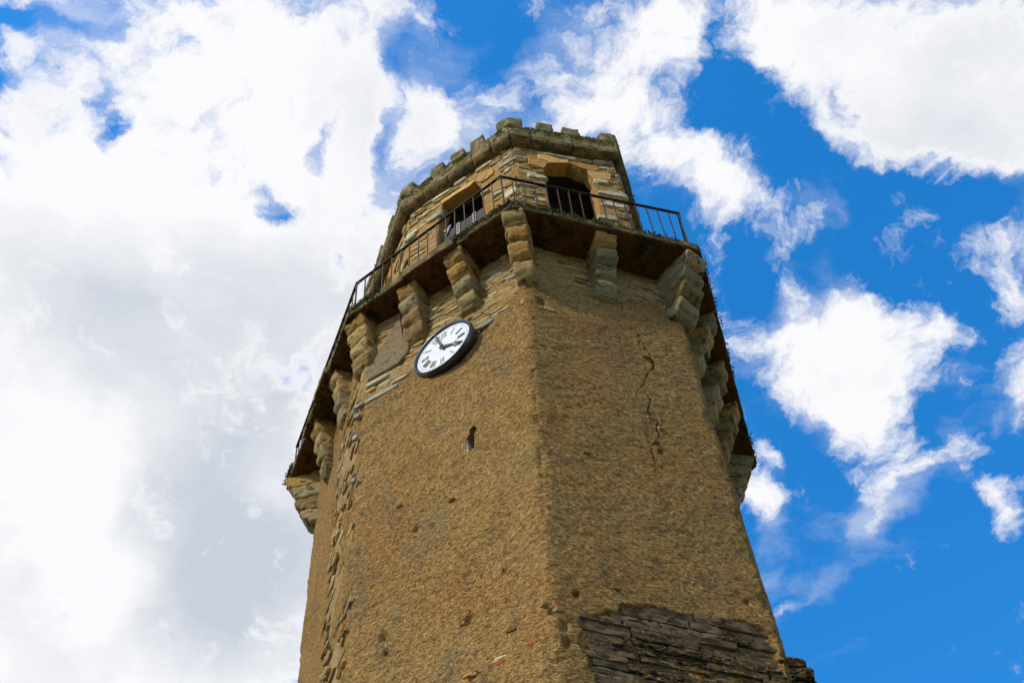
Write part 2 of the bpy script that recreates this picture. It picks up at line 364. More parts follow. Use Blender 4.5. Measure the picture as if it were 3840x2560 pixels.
class Face:
    nA = nB = None
    """one wall face: corner lines A(z), B(z); coordinates u in metres from A, z up"""
    def __init__(s, A, B):
        s.A, s.B = A, B; zr = 19.; a, b = A(zr), B(zr); s.L = np.linalg.norm((b - a)[:2])
        d = (b - a); d[2] = 0; d /= np.linalg.norm(d); s.d = d
        a2 = A(zr - 4); v = (a - a2) / 4; v = v - d * (v @ d); v /= np.linalg.norm(v); s.v = v
        s.n = np.cross(d, v); s.p0 = a
    def pt(s, u, z, out=0.):
        a, b = s.A(z), s.B(z); return a + (b - a) * (u / s.L) + s.n * out
    def px(s, x, y):
        """face coordinates of the point that stands at this place of the wall"""
        d = ray(x, y); p = CAM + d * (((s.p0 - CAM) @ s.n) / (d @ s.n)); z = p[2]
        a, b = s.A(z), s.B(z); e = b - a; return float(((p - a) @ e) / (e @ e) * s.L), float(z)
    def grid(s, us, zs, disp, holes=(), depth=.4, round_ends=.05):
        nu, nz = len(us), len(zs); UU, ZZ = np.meshgrid(us, zs)
        UU = UU.copy(); ZZ = ZZ.copy(); keep = np.ones((nz - 1, nu - 1), bool); rim = []
        for poly in holes:
            cu = (UU[:-1, :-1] + UU[1:, 1:]) / 2; cz = (ZZ[:-1, :-1] + ZZ[1:, 1:]) / 2
            keep &= ~inside(poly, cu, cz)
        bounds = np.zeros((nz, nu), bool)
        if len(holes):
            cnt = np.zeros((nz, nu), int); cn = np.zeros((nz, nu), int)
            for dj in (0, 1):
                for di in (0, 1):
                    cnt[dj:nz - 1 + dj, di:nu - 1 + di] += keep; cn[dj:nz - 1 + dj, di:nu - 1 + di] += 1
            bounds = (cnt > 0) & (cnt < cn)
            for j, i in np.argwhere(bounds):
                best = min((snap(h, np.array([UU[j, i], ZZ[j, i]])) for h in holes), key=lambda w: np.hypot(*(w - [UU[j, i], ZZ[j, i]])))
                UU[j, i], ZZ[j, i] = best
        A = np.array([s.A(z) for z in ZZ[:, 0]]) if not len(holes) else None
        P = np.zeros((nz, nu, 3))
        a0, a1 = s.A(0.), s.A(1.); b0, b1 = s.B(0.), s.B(1.)
        Aa = a0 + (a1 - a0) * ZZ[..., None]; Bb = b0 + (b1 - b0) * ZZ[..., None]
        P = Aa + (Bb - Aa) * (UU / s.L)[..., None]
        D = disp(UU, ZZ, P)
        end = np.minimum(UU, s.L - UU); r = round_ends
        if r: D = D - .014 * np.clip(1 - end / .05, 0, 1) - np.clip(1 - end / .12, 0, 1) * np.maximum(0, fbm(P, 3.7, 4, 120) - .02) * .11
        N_ = np.broadcast_to(s.n, P.shape).copy()
        for nb, dist_ in ((s.nA, UU), (s.nB, s.L - UU)):
            if nb is None: continue
            m_ = s.n + nb; m_ = m_ / (m_ @ s.n); w_ = np.clip(1 - dist_ / .16, 0, 1)[..., None]; N_ = N_ * (1 - w_) + m_ * w_
        P = P + N_ * D[..., None]
        V = P.reshape(-1, 3); F = []
        idx = np.arange(nz * nu).reshape(nz, nu)
        for j, i in np.argwhere(keep): F.append((idx[j, i], idx[j, i + 1], idx[j + 1, i + 1], idx[j + 1, i]))
        V = list(V)
        if len(holes):
            E = {}
            for j, i in np.argwhere(~keep):
                c = [idx[j, i], idx[j, i + 1], idx[j + 1, i + 1], idx[j + 1, i]]
                for k in range(4):
                    e = (c[k], c[(k + 1) % 4])
                    if (e[1], e[0]) in E: del E[(e[1], e[0])]
                    else: E[e] = 1
            mp = {}
            def deep(i):
                if i not in mp: mp[i] = len(V); V.append(V[i] - s.n * depth)
                return mp[i]
            for (a, b) in list(E):
                F.append((a, b, deep(b), deep(a)))
        return V, F

FL = Face(CL[1], CL[0]); FR = Face(CL[0], CL[3]); FLB = Face(CL[2], CL[1]); FRB = Face(CL[3], CL[4]); FB1 = Face(CL[4], CL[5]); FB2 = Face(CL[5], CL[2])
def ring_of(fs):
    for i, f in enumerate(fs): f.nA = fs[i - 1].n; f.nB = fs[(i + 1) % len(fs)].n
ring_of([FLB, FL, FR, FRB, FB1, FB2])
def fade(D, base, UU, L): return base + (D - base) * np.clip((np.minimum(UU, L - UU) - .05) / .09, 0, 1)

tower = thing('stone_clock_tower', 'tall six sided medieval tower with ochre rendered walls, corbelled balcony and small battlemented top storey', 'tower', (0.1, 13.8, 0))
TM = Matrix.Translation(Vector((.1, 13.8, 0))).inverted()
def under(o, parent=tower):
    o.parent = parent; o.matrix_parent_inverse = Matrix.Translation(-Vector(parent.location)) if parent.parent is None else Matrix.Identity(4); return o

# ---- where the render ends and old masonry shows, in face coordinates
B_L = [FL.px(*p) for p in ((1363, 1527), (1478, 1437), (1567, 1371), (1780, 1262), (1853, 1200), (1894, 1143), (1958, 1061))]
B_R = [FR.px(*p) for p in ((1958, 1061), (2122, 1069), (2318, 1127), (2430, 1120), (2514, 1155), (2560, 1190))]
def edge_z(pts, u): return np.interp(u, [p[0] for p in pts], [p[1] for p in pts])
LEDGE = [FL.px(*p) for p in ((1306, 2342), (1440, 2265), (1608, 2150), (1750, 2065), (1960, 1935))]
LEDGE2 = [FL.px(*p) for p in ((1700, 2590), (1800, 2555), (1900, 2490), (2010, 2420))]
CRACK = [FR.px(*p) for p in ((2395, 1255), (2405, 1300), (2440, 1320), (2452, 1375), (2425, 1400), (2410, 1450), (2437, 1500), (2430, 1545), (2462, 1580), (2470, 1640), (2445, 1668), (2455, 1740))]
BUTT = [FR.px(*p) for p in ((2186, 2420), (2186, 2310), (2297, 2284), (2425, 2262), (2540, 2300), (2651, 2312), (2790, 2335), (2875, 2358), (2960, 2420), (3000, 2900), (2260, 2950), (2240, 2560), (2220, 2475))]
PITS_L = [(FL.px(*p), r) for p, r in (((1765, 2330), .05), (1442 and (1442, 2395), .05), ((1900, 2150), .03), ((1560, 1990), .03), ((1450, 2450), .035))]
PITS_R = [(FR.px(*p), r) for p, r in (((2030, 1130), .07), ((2125, 2412), .05), ((2162, 2228), .03), ((2110, 2345), .06), ((2800, 2258), .03), ((2480, 1690), .04))]
PATCH = [FL.px(*p) for p in ((1375, 1395), (1440, 1290), (1500, 1180), (1510, 1260), (1535, 1290), (1530, 1320), (1490, 1365), (1430, 1400), (1378, 1430))]

def common(P, UU, ZZ):
    return fbm(P, 1.1, 3, 3) * .028 + fbm(P * [1, 1, 1.6], 6.5, 3, 9) * .014 + fbm(P * [1, 1, 1.5], 21, 2, 21) * .007
def pits(D, UU, ZZ, lst, dep=.07):
    for (u, z), r in lst:
        d = np.hypot(UU - u, (ZZ - z) * .7); D = D - np.clip(1.4 - d / r, 0, 1) * dep
    return D
def disp_L(UU, ZZ, P):
    D = common(P, UU, ZZ); jag = fbm(P, 5, 3, 40) * .12; D = D + np.clip((ZZ - edge_z(B_L, UU) + jag) / .05, 0, 1) * (fbm(P * [1, 1, 4.5], 3.5, 4, 44) * .045)
    D = D - np.clip((ZZ - edge_z(B_L, UU) + jag) / .03, 0, 1) * .035
    lz = edge_z(LEDGE, UU); w = np.clip(1 - np.maximum(UU - LEDGE[-1][0] + .5, 0) / .5, 0, 1)
    dz_ = ZZ - lz - fbm(P, 4, 2, 5) * .04; D = D + w * (np.where(dz_ < 0, .05 * np.clip(1 + dz_ / .9, 0, 1), 0) - .025 * np.clip(1 - abs(dz_ - .04) / .04, 0, 1))
    lz = edge_z(LEDGE2, UU); D = D + np.where((ZZ < lz + fbm(P, 4, 2, 6) * .06) & (UU > LEDGE2[0][0]), .035, 0)
    return fade(pits(D, UU, ZZ, PITS_L), common(P, UU, ZZ), UU, FL.L)
def disp_R(UU, ZZ, P):
    D = common(P, UU, ZZ); jag = fbm(P, 5, 3, 40) * .14; D = D + np.clip((ZZ - edge_z(B_R, UU) + jag) / .05, 0, 1) * (fbm(P * [1, 1, 4.5], 3.5, 4, 44) * .04)
    D = D - np.clip((ZZ - edge_z(B_R, UU) + jag) / .03, 0, 1) * .03
    c = seg_dist(CRACK, UU + fbm(P, 11, 3, 50) * .05, ZZ)
    wid = .004 + .022 * np.maximum(0, fbm(P, 4, 2, 51))
    D = D - np.clip(1.7 - c / wid, 0, 1) * .07 * (fbm(P, 5, 2, 52) > -.3)
    D = D - inside(BUTT, UU + fbm(P, 7, 3, 53) * .1, ZZ + fbm(P, 6, 3, 54) * .09) * .05
    return fade(pits(D, UU, ZZ, PITS_R), common(P, UU, ZZ), UU, FR.L)
SLITS = [(FLB.px(*p)) for p in ((1340, 1420), (1310, 1560), (1275, 1700), (1262, 1860), (1243, 2050), (1222, 2300), (1205, 2560))]
HOL_LB = [(FLB.px(*p), r) for p, r in (((1228, 2380), .1), ((1207, 2540), .16), ((1272, 2440), .1), ((1262, 1640), .06), ((1247, 1930), .05), ((1312, 1700), .05))]
def disp_LB(UU, ZZ, P):
    D = common(P, UU, ZZ)
    c = seg_dist(SLITS, UU + fbm(P, 3, 3, 60) * .06, ZZ)
    D = D - np.clip(1.5 - c / .02, 0, 1) * .05
    D = D - np.clip((UU - np.interp(-ZZ, [-p[1] for p in SLITS], [p[0] for p in SLITS])) / .03, 0, 1) * .03 * (fbm(P, 1.3, 2, 61) > -.2)
    for (u, z), r in HOL_LB:
        d = np.hypot(UU - u, (ZZ - z) * .35); D = D - np.clip(1.4 - d / r + fbm(P, 9, 2, 62) * .4, 0, 1) * .12
    return fade(D, common(P, UU, ZZ), UU, FLB.L)
def plain(UU, ZZ, P): return common(P, UU, ZZ)

# keyhole loophole
kh = []
c = FL.px(1775, 1614)
kr = .062
for a in range(-60, 241, 20): kh.append((c[0] + kr * math.cos(R(a)), c[1] + kr * math.sin(R(a)) * 1.1))
sL = FL.px(1749, 1690)[0]; sR = FL.px(1781, 1680)[0]; zb_ = FL.px(1765, 1688)[1]; ztp = FL.px(1765, 1640)[1]
kh = [(sR, zb_), (sR, ztp)] + kh + [(sL, ztp), (sL, zb_ - .01)]

def fine(z0, z1, h): return list(np.arange(z0, z1, h))
def wall(name, face, disp, h, zlow, holes=(), mat=M_REN):
    n = max(8, int(face.L / h)); us = np.linspace(0, face.L, n + 1)
    zs = np.array(list(np.linspace(0, zlow - .5, 14)) + fine(zlow, 21.52, h) + [21.52])
    if holes:      # finer rows and columns round the opening
        hu = [p[0] for p in holes[0]]; hz = [p[1] for p in holes[0]]
        us = np.array(sorted(set([float(u) for u in us if not (min(hu) - .05 < u < max(hu) + .05)] + list(np.arange(min(hu) - .05, max(hu) + .05, .012)))))
        zs = np.array(sorted(set([float(z) for z in zs if not (min(hz) - .05 < z < max(hz) + .05)] + list(np.arange(min(hz) - .05, max(hz) + .05, .012)))))
    if face is FR:
        cu_ = [p[0] for p in CRACK]; cz_ = [p[1] for p in CRACK]
        us = np.array(sorted([u for u in us if not min(cu_) - .06 < u < max(cu_) + .06] + list(np.arange(min(cu_) - .06, max(cu_) + .06, .008))))
        zs = np.array(sorted([z for z in zs if not min(cz_) - .05 < z < max(cz_) + .05] + list(np.arange(min(cz_) - .05, max(cz_) + .05, .014))))
    V, F = face.grid(us, zs, disp, holes, depth=.3); o = under(mesh_obj(name, V, F, mat))
    if face is FLB:
        o.data.materials.append(M_BARE); Vn = np.array(V); a0 = face.A(19.); e = face.B(19.) - a0; cs = np.array([Vn[list(f)].mean(0) for f in F]); uu = ((cs - a0) @ e) / (e @ e) * face.L
        us_ = np.interp(-cs[:, 2], [-p[1] for p in SLITS], [p[0] for p in SLITS]) + fbm(cs, 3, 3, 60) * .06
        o.data.polygons.foreach_set('material_index', ((uu > us_) & (uu < us_ + .7 + fbm(cs, 1.2, 3, 64) * 1.4)).astype(int))
    bl = {id(FL): B_L, id(FR): B_R}.get(id(face))
    if bl:      # the old masonry left bare above the render
        o.data.materials.append(M_BARE); Vn = np.array(V); a0 = face.A(19.); e = face.B(19.) - a0; mi_ = np.zeros(len(o.data.polygons), int)
        cs = np.array([Vn[list(f)].mean(0) for f in F]); uu = ((cs - a0) @ e) / (e @ e) * face.L
        jag = fbm(cs, 5, 3, 40) * (.12 if face is FL else .14); mi_[cs[:, 2] > edge_z(bl, uu) - jag + .0] = 1
        o.data.polygons.foreach_set('material_index', mi_)
    return o
wall('wall', FL, disp_L, .03, 11.0, [kh]); wall('wall', FR, disp_R, .025, 11.0)
wall('wall', FLB, disp_LB, .035, 12.0); wall('wall', FRB, plain, .06, 12.)
wall('wall', FB1, plain, .15, 12.); wall('wall', FB2, plain, .15, 12.)
mb = MB(); mb.box(FL.pt(sL + .004, (zb_ + ztp) / 2, -.17), FL.d * .022, FL.v * (ztp - zb_ - .01), FL.n * .30); under(mb.obj('loophole_jamb', M_JAMB))
# blind back of the loophole
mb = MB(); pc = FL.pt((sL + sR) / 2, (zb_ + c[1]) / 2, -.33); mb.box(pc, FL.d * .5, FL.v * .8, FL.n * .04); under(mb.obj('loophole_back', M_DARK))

# ------------------------------------------------------------------ rough blocks
def rough(name, corners, dims, parent, mat, amp=.02, rad=.03, step=.07, seed=0, post=None, smooth=True, nscale=6, strata=0.):
    """rounded, noisy block. corners: f(x,y,z in 0..1)->world; dims: metres"""
    n = [max(2, int(round(d / step))) for d in dims]; key = {}; V = []; F = []
    def vid(i, j, k):
        if (i, j, k) not in key: key[(i, j, k)] = len(V); V.append((i / n[0], j / n[1], k / n[2]))
        return key[(i, j, k)]
    for ax in range(3):
        a, b = [(1, 2), (2, 0), (0, 1)][ax]
        for side in (0, n[ax]):
            for i in range(n[a]):
                for j in range(n[b]):
                    qd = []
                    for (di, dj) in ((0, 0), (1, 0), (1, 1), (0, 1)):
                        t = [0, 0, 0]; t[ax] = side; t[a] = i + di; t[b] = j + dj; qd.append(vid(*t))
                    F.append(qd if side else qd[::-1])
    P = np.array(V) * dims; D = np.array(dims)
    if rad:
        r = np.minimum(rad, D * .45); q_ = np.clip(P, r, D - r); e = (P - q_) / r; L = np.linalg.norm(e, axis=1); mx = np.abs(e).max(axis=1)
        s_ = np.where(L > 1e-6, mx / np.maximum(L, 1e-6), 1); P = q_ + e * r * s_[:, None]
    if post: P = post(P, D)
    Wd = np.array([corners(*(p / D)) for p in P])
    c0 = Wd.mean(0); nn = Wd - c0; nn /= np.linalg.norm(nn, axis=1)[:, None]
    Wd = Wd + nn * (fbm(Wd + seed * 3.1, nscale, 3, seed % 90)[:, None] * amp) + (np.stack([fbm(Wd + seed, nscale * 2.2, 2, 200 + i) for i in range(3)], 1)) * amp * .5
    T_ = Wd[np.array(F)]; vol = np.einsum('ij,ij->i', np.cross(T_[:, 1] - T_[:, 0], T_[:, 2] - T_[:, 0]), T_[:, 0] - c0).sum()
    if vol < 0: F = [f[::-1] for f in F]
    if strata: hn = nn * [1, 1, 0]; Wd = Wd + hn * (fbm(Wd * [1, 1, 6], 5, 3, 33)[:, None] * strata)
    o = mesh_obj(name, Wd, F, mat, None, smooth)
    return under(o, parent) if parent is not None else o
def tril(c8):
    c8 = [np.array(c) for c in c8]
    def f(x, y, z):
        b = (c8[0] * (1 - x) + c8[1] * x) * (1 - y) + (c8[3] * (1 - x) + c8[2] * x) * y
        t = (c8[4] * (1 - x) + c8[5] * x) * (1 - y) + (c8[7] * (1 - x) + c8[6] * x) * y
        return b * (1 - z) + t * z
    return f
# ------------------------------------------------------------------ stones
def make_stone_mesh(seed, mat, n=11):
    """a split stone: uneven outline, broken flat face, 55 triangles"""
    r = np.random.default_rng(seed); ang = (np.arange(n) + .5 + r.uniform(-.4, .4, n)) / n * 2 * math.pi
    k = r.uniform(3.5, 9); jit = r.uniform(-.1, .06, n); tx, ty = r.uniform(-.25, .25, 2)
    out = []
    for a, j in zip(ang, jit):
        ca, sa = math.cos(a), math.sin(a); rad = (abs(ca) ** k + abs(sa) ** k) ** (-1 / k); out.append((ca * rad * .5 * (1 + j), sa * rad * .5 * (1 + j)))
    def top(x, y): return 1 + tx * x + ty * y * 1.5 + r.uniform(-.14, .14)
    V = [(x, y, -.9) for x, y in out] + [(x, y, .5 * top(x, y) + r.uniform(-.1, .1)) for x, y in out] + [(x * .86, y * .82, top(x, y)) for x, y in out] + [(x * .4, y * .42, top(x, y) + .05) for x, y in out]
    F = []
    for i in range(n):
        j = (i + 1) % n
        for q_ in range(3): F.append((q_ * n + i, q_ * n + j, (q_ + 1) * n + j, (q_ + 1) * n + i))
    F.append(tuple(range(3 * n, 4 * n)))
    me = bpy.data.meshes.new('stone'); me.from_pydata(V, [], F); me.materials.append(mat)
    me.polygons.foreach_set('use_smooth', [True] * len(me.polygons)); me.set_sharp_from_angle(angle=R(38)); return me
_SM = {}
def stone(name, parent, face, u, z, w, h, dep, mat, tilt=0., embed=0.):
    key = mat.name
    if key not in _SM: _SM[key] = [make_stone_mesh(100 + i + len(_SM) * 40, mat) for i in range(14)]
    me = random.choice(_SM[key]); o = bpy.data.objects.new(name, me); COL.objects.link(o)
    d = face.d * math.cos(tilt) + face.v * math.sin(tilt); v = face.v * math.cos(tilt) - face.d * math.sin(tilt)
    if random.random() < .5: pass
    p = face.pt(u, z, embed); m4 = Matrix.Identity(4)
    for i in range(3): m4[i][0], m4[i][1], m4[i][2], m4[i][3] = d[i] * w, v[i] * h, face.n[i] * dep, p[i]
    o.parent = parent; o.matrix_parent_inverse = Matrix.Translation(-Vector(parent.location)); o.matrix_basis = m4
    return o
def rows(z0, z1, hmin, hmax):
    z = z0
    while z < z1:
        h = random.uniform(hmin, hmax); yield z, min(h, z1 - z + .02); z += h

# old masonry under the balcony
cnt = 0
for face, bl, dens_ in ((FL, B_L, .86), (FR, B_R, .62)):
    for z, h in rows(19.2, 21.45, .055, .12):
        u = random.uniform(-.0, .1)
        while u < face.L - .05:
            w = random.uniform(.10, .32) if random.random() < .8 else random.uniform(.3, .45)
            w = min(w, face.L - u); zc_ = z + h / 2; uc = u + w / 2
            lim = edge_z(bl, uc) + random.uniform(-.05, .1)
            if face is FR: keepp = dens_ if zc_ > lim + .1 else .85
            else: keepp = dens_ - .2
            if zc_ > lim and random.random() < keepp and not inside(PATCH, np.array(uc), np.array(zc_)) or (face is FR and 0 > 1):
                stone('wall_stone', tower, face, uc, zc_ + random.uniform(-.012, .012), w * .96, h * .94, random.uniform(.006, .032), M_GREY, random.gauss(0, .04), -.038 if face is FL else -.033)
                cnt += 1
            u += w
# bluish long stones and quoins at the render's edge
for face, (x, y), w, h, t in ((FL, (1430, 1475), .62, .10, .0), (FL, (1500, 1420), .3, .07, 0), (FL, (1415, 1425), .4, .12, 0), (FL, (1820, 1215), .34, .085, .02), (FL, (1888, 1160), .22, .07, .03),
                              (FL, (1925, 1030), .3, .12, 0), (FR, (1985, 1030), .22, .11, 0), (FL, (1958, 1130), .05, .18, 0), (FL, (1338, 1560), .10, .12, 0), (FL, (1330, 1640), .08, .14, 0), (FL, (1326, 1800), .07, .12, 0),
                              (FL, (1345, 1520), .2, .08, 0), (FR, (2520, 1160), .3, .09, 0), (FR, (2240, 1108), .3, .07, 0), (FR, (2060, 1160), .18, .07, -.1), (FR, (2290, 1135), .22, .06, .1)):
    u, z = face.px(x, y); stone('quoin_stone', tower, face, u, z, w, h, .022, M_QUOIN, t, -.008)
# strip of masonry showing on the narrow left side
for k in range(220):
    z = random.uniform(12.5, 20.3); uc = np.interp(-z, [-p[1] for p in SLITS], [p[0] for p in SLITS]) + (random.uniform(-.02, .34) if k % 2 else random.uniform(-.05, 1.3))
    if uc < FLB.L - .05: stone('edge_stone', tower, FLB, uc, z, random.uniform(.12, .34), random.uniform(.05, .14), random.uniform(.02, .05), M_GREY if k % 5 else M_RUB, random.gauss(0, .08), -.037)
# weathered courses low on the right face, where the render is gone
zb0 = min(p[1] for p in BUTT if p[1] > 11.6)
for z, h in rows(11.3, max(p[1] for p in BUTT), .07, .16):
    u = .2 + random.uniform(0, .2)
    while u < FR.L - .03:
        w = random.uniform(.28, .75); w = min(w, FR.L - u - .0); uc = u + w / 2; zc_ = z + h / 2
        if inside(BUTT, np.array(uc), np.array(zc_)):
            upper = zc_ > np.interp(uc, [.5, FR.L], [12.75, 13.0]) + random.uniform(-.1, .15) or uc < .75 + random.uniform(-.15, .3)
            dp = random.uniform(-.02, .03); sd = random.randrange(999)
            def bf(x, y, z_, u=u, w=w, z=z, h=h, dp=dp): return FR.pt(u + .004 + x * (w - .008), z + .004 + z_ * (h - .008), -.12 + y * (.12 + dp - .02))
            rough('course_stone', bf, (w, .12, h), tower, M_BRWN if upper else M_BLCK, amp=.02, rad=.008, step=.032, seed=sd, nscale=14, strata=.06).data.set_sharp_from_angle(angle=R(35))
        u += w
# small stones and red tile chips set in the render
for (x, y) in ((2200, 1700), (1745, 2350), (1930, 2380), (1850, 2480), (1700, 1880), (2045, 2270), (2100, 2290), (2310, 2210), (1500, 1900), (2480, 1610), (2425, 1340), (2440, 1570), (2460, 1660)):
    face = FL if x < 2020 else FR; u, z = face.px(x, y); stone('set_stone', tower, face, u, z, random.uniform(.06, .13), random.uniform(.03, .05), .03, M_RUB, random.gauss(0, .1), .0)
for u0 in range(14):
    t = u0 / 13; x, y = 1730 + t * 270, 2575 - t * 135; u, z = FL.px(x, y + random.uniform(-14, 14)); stone('set_stone', tower, FL, u, z, random.uniform(.06, .17), random.uniform(.03, .07), .02, M_RUB, random.gauss(0, .15), .018)
for (x, y, w, h, t) in ((2018, 2433, .11, .065, .05), (1899, 2505, .12, .05, .35)):
    u, z = FL.px(x, y); stone('tile_fragment', tower, FL, u, z, w, h, .012, M_RED, t, .036)

# ------------------------------------------------------------------ balcony and corbels
def side_block(name, P, a, b, t0, t1, o_in, o_out, z0, z1, mat, dzb=0., **kw):
    def pt(t, o, z): q2 = side_pt(P, a, b, t, o); return (q2[0], q2[1], z)
    c8 = [pt(t0, o_in, z0), pt(t1, o_in, z0), pt(t1, o_out, z0 + dzb), pt(t0, o_out, z0 + dzb), pt(t0, o_in, z1), pt(t1, o_in, z1), pt(t1, o_out, z1), pt(t0, o_out, z1)]
    L = np.linalg.norm((P[b] - P[a])[:2]) * (t1 - t0)
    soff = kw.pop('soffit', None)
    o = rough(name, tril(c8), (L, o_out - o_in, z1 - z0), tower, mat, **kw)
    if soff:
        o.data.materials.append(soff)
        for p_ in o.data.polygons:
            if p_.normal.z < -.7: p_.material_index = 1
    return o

# ---- balcony slabs
bid = 0
for a, b, cuts in ((1, 0, [0, .34, .66, 1]), (0, 3, [0, .52, 1]), (2, 1, [0, .3, .5, .68, 1]), (3, 4, [0, .26, .5, .76, 1]), (4, 5, [0, .5, 1]), (5, 2, [0, .5, 1])):
    for i, (t0, t1) in enumerate(zip(cuts, cuts[1:])):
        bid += 1; vis = (a, b) in ((1, 0), (0, 3), (2, 1), (3, 4)); big_ = (a, b) == (1, 0) and i == 1
        jut = .05 if big_ else random.uniform(-.015, .02)
        if (a, b) == (2, 1) and i >= 1: jut = [0, .03, .07, .02][i]
        g = .004 / max(.3, 1)
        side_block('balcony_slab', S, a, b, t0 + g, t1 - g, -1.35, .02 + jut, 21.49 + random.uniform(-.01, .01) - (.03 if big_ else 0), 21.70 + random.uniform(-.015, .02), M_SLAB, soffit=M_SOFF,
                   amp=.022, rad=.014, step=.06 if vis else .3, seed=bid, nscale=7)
# ---- corbels
def corbel(k0, base, outv, width, length, mats, drop=.34, stretch=1.):
    outv = np.array(outv) / np.linalg.norm(outv); side = np.array([-outv[1], outv[0], 0]); z1 = 21.49
    root = bpy.data.objects.new('corbel', None); COL.objects.link(root); root.empty_display_size = .1
    root.parent = tower; root.matrix_parent_inverse = Matrix.Translation(-Vector(tower.location)); root.location = tuple(base)
    fr = [1., .80, .60, .38]
    for i in range(4):
        h = drop * random.uniform(.93, 1.05); z0 = z1 - h; Lp = length * fr[i] * random.uniform(.95, 1.04); w = width * random.uniform(.94, 1.04) * (1 - .02 * i)
        off = side * random.uniform(-.015, .015)
        b0 = np.array([base[0], base[1], 0]) - outv * .35 + off
        def cf(x, y, z, b0=b0, w=w, Lp=Lp, z0=z0, h=h): return b0 + side * (x - .5) * w + outv * y * (Lp + .35) + np.array([0, 0, z0 + z * h])
        def post(P, D):
            Rr = D[2] * .97; cy, cz = D[1] - Rr, Rr; v = P[:, 1:] - [cy, cz]
            m = (v[:, 0] > 0) & (v[:, 1] < 0); Ln = np.linalg.norm(v, axis=1); mx = np.abs(v).max(axis=1)
            s_ = np.where(m & (Ln > 1e-6), mx / np.maximum(Ln, 1e-6), 1); P = P.copy(); P[:, 1] = cy + v[:, 0] * s_; P[:, 2] = cz + v[:, 1] * s_; return P
        o = rough('corbel_stone', cf, (w, Lp + .35, h), None, mats[i], amp=.036, rad=.025, step=.045, seed=k0 * 7 + i, post=post, nscale=7, strata=.028 if mats[i] is M_CORB else .008)
        o.parent = root; o.matrix_parent_inverse = Matrix.Translation(-Vector(tuple(base)))
        z1 = z0 + .004
    return root
def bis(k):
    d = S[k][:2] - CL[k](21.)[:2]; return (d[0], d[1], 0), np.linalg.norm(d)
O_, G_ = M_CORO, M_CORB
for k, w, ms in ((0, .34, (O_, O_, O_, G_)), (1, .42, (O_, O_, O_, G_)), (3, .44, (G_, G_, G_, G_)), (2, .40, (O_, G_, G_, G_)), (4, .42, (G_, G_, G_, G_)), (5, .4, (G_,) * 4)):
    d, L = bis(k); corbel(k + 1, CL[k](21.), d, w, L - .06, ms)
nL = np.array([FL.n[0], FL.n[1], 0])
kk = 20
for (a, b, ts, ms) in ((1, 0, (.345, .67), ((O_, G_, G_, G_), (O_, O_, G_, G_))), (0, 3, (.50,), ((O_, G_, G_, G_),)), (2, 1, (.335, .665), ((O_, G_, G_, G_), (O_, O_, G_, G_))),
                       (3, 4, (.25, .5, .74), ((G_, O_, G_, G_), (O_, G_, G_, O_), (O_, G_, G_, G_))), (4, 5, (.33, .66), ((G_,) * 4,) * 2), (5, 2, (.33, .66), ((G_,) * 4,) * 2)):
    for t, m_ in zip(ts, ms):
        kk += 1; A, B_ = CL[a](21.), CL[b](21.); base = A + (B_ - A) * t; n2 = normal2(S[a], S[b]); Lp = (S[a][:2] - A[:2]) @ n2[:2]; Lq = (S[b][:2] - B_[:2]) @ n2[:2]
        corbel(kk, base, n2, .36, Lp * (1 - t) + Lq * t - .05, m_)
# grey cement patch between two corbels
def prism(name, face, pts, o0, o1, mat, parent, seed=0, amp=.006):
    n = len(pts); cu = np.mean([p[0] for p in pts]); cz = np.mean([p[1] for p in pts])
    def ringp(sc, out): return [face.pt(cu + (u - cu) * sc, cz + (z - cz) * sc, out) for u, z in pts]
    e = max(.0, min(.02, (o1 - o0) * .3))
    V = ringp(1, o0) + ringp(1, o1 - e) + ringp(.965, o1); V = np.array(V); V[n:] += np.stack([fbm(V[n:], 9, 2, seed + i) for i in range(3)], 1) * amp
    F = []
    for i in range(n):
        j = (i + 1) % n; F += [(i, j, n + j, n + i), (n + i, n + j, 2 * n + j, 2 * n + i)]
    F += [tuple(range(2 * n, 3 * n)), tuple(range(n))[::-1]]
    # keep outward winding
    ar = sum(pts[i][0] * pts[(i + 1) % n][1] - pts[(i + 1) % n][0] * pts[i][1] for i in range(n))
    if ar < 0: F = [f[::-1] for f in F]
    return under(mesh_obj(name, V, F, mat, None, False), parent)
prism('cement_patch', FL, PATCH, -.05, .012, M_PATCH, tower, 3)

# ------------------------------------------------------------------ upper storey
def vline(p): return lambda z: np.array([p[0], p[1], z])
UL = Face(vline(U[1]), vline(U[0])); UR = Face(vline(U[0]), vline(U[3])); ULB = Face(vline(U[2]), vline(U[1])); URB = Face(vline(U[3]), vline(U[4])); UB1 = Face(vline(U[4]), vline(U[5])); UB2 = Face(vline(U[5]), vline(U[2]))
ring_of([ULB, UL, UR, URB, UB1, UB2])
def cr(face, pts, ox, oy, sc): return [face.px(ox + x / sc, oy + y / sc) for x, y in pts]
WR = cr(UR, ((285, 370), (362, 268), (560, 272), (745, 275), (960, 372), (1080, 408), (1215, 550), (1190, 620), (1260, 760), (1330, 1270)), 1980, 560, 4.9)
WR = [(WR[0][0], 21.9)] + WR[:-1] + [(WR[-1][0], WR[-1][1]), (WR[-1][0] + .02, 21.9)]
WL = cr(UL, ((165, 1300), (190, 860), (245, 645), (450, 515), (645, 395), (712, 335), (800, 385), (810, 440), (845, 820)), 1600, 600, 3.92)
WL = [(WL[0][0], 21.9)] + WL + [(WL[-1][0], 21.9)]
def grow(poly, e):
    cu = np.mean([p[0] for p in poly]); cz = np.mean([p[1] for p in poly]); return [(u + (e if u > cu else -e), z + (e if z > 23.5 else 0)) for u, z in poly]
WR_, WL_ = WR, WL
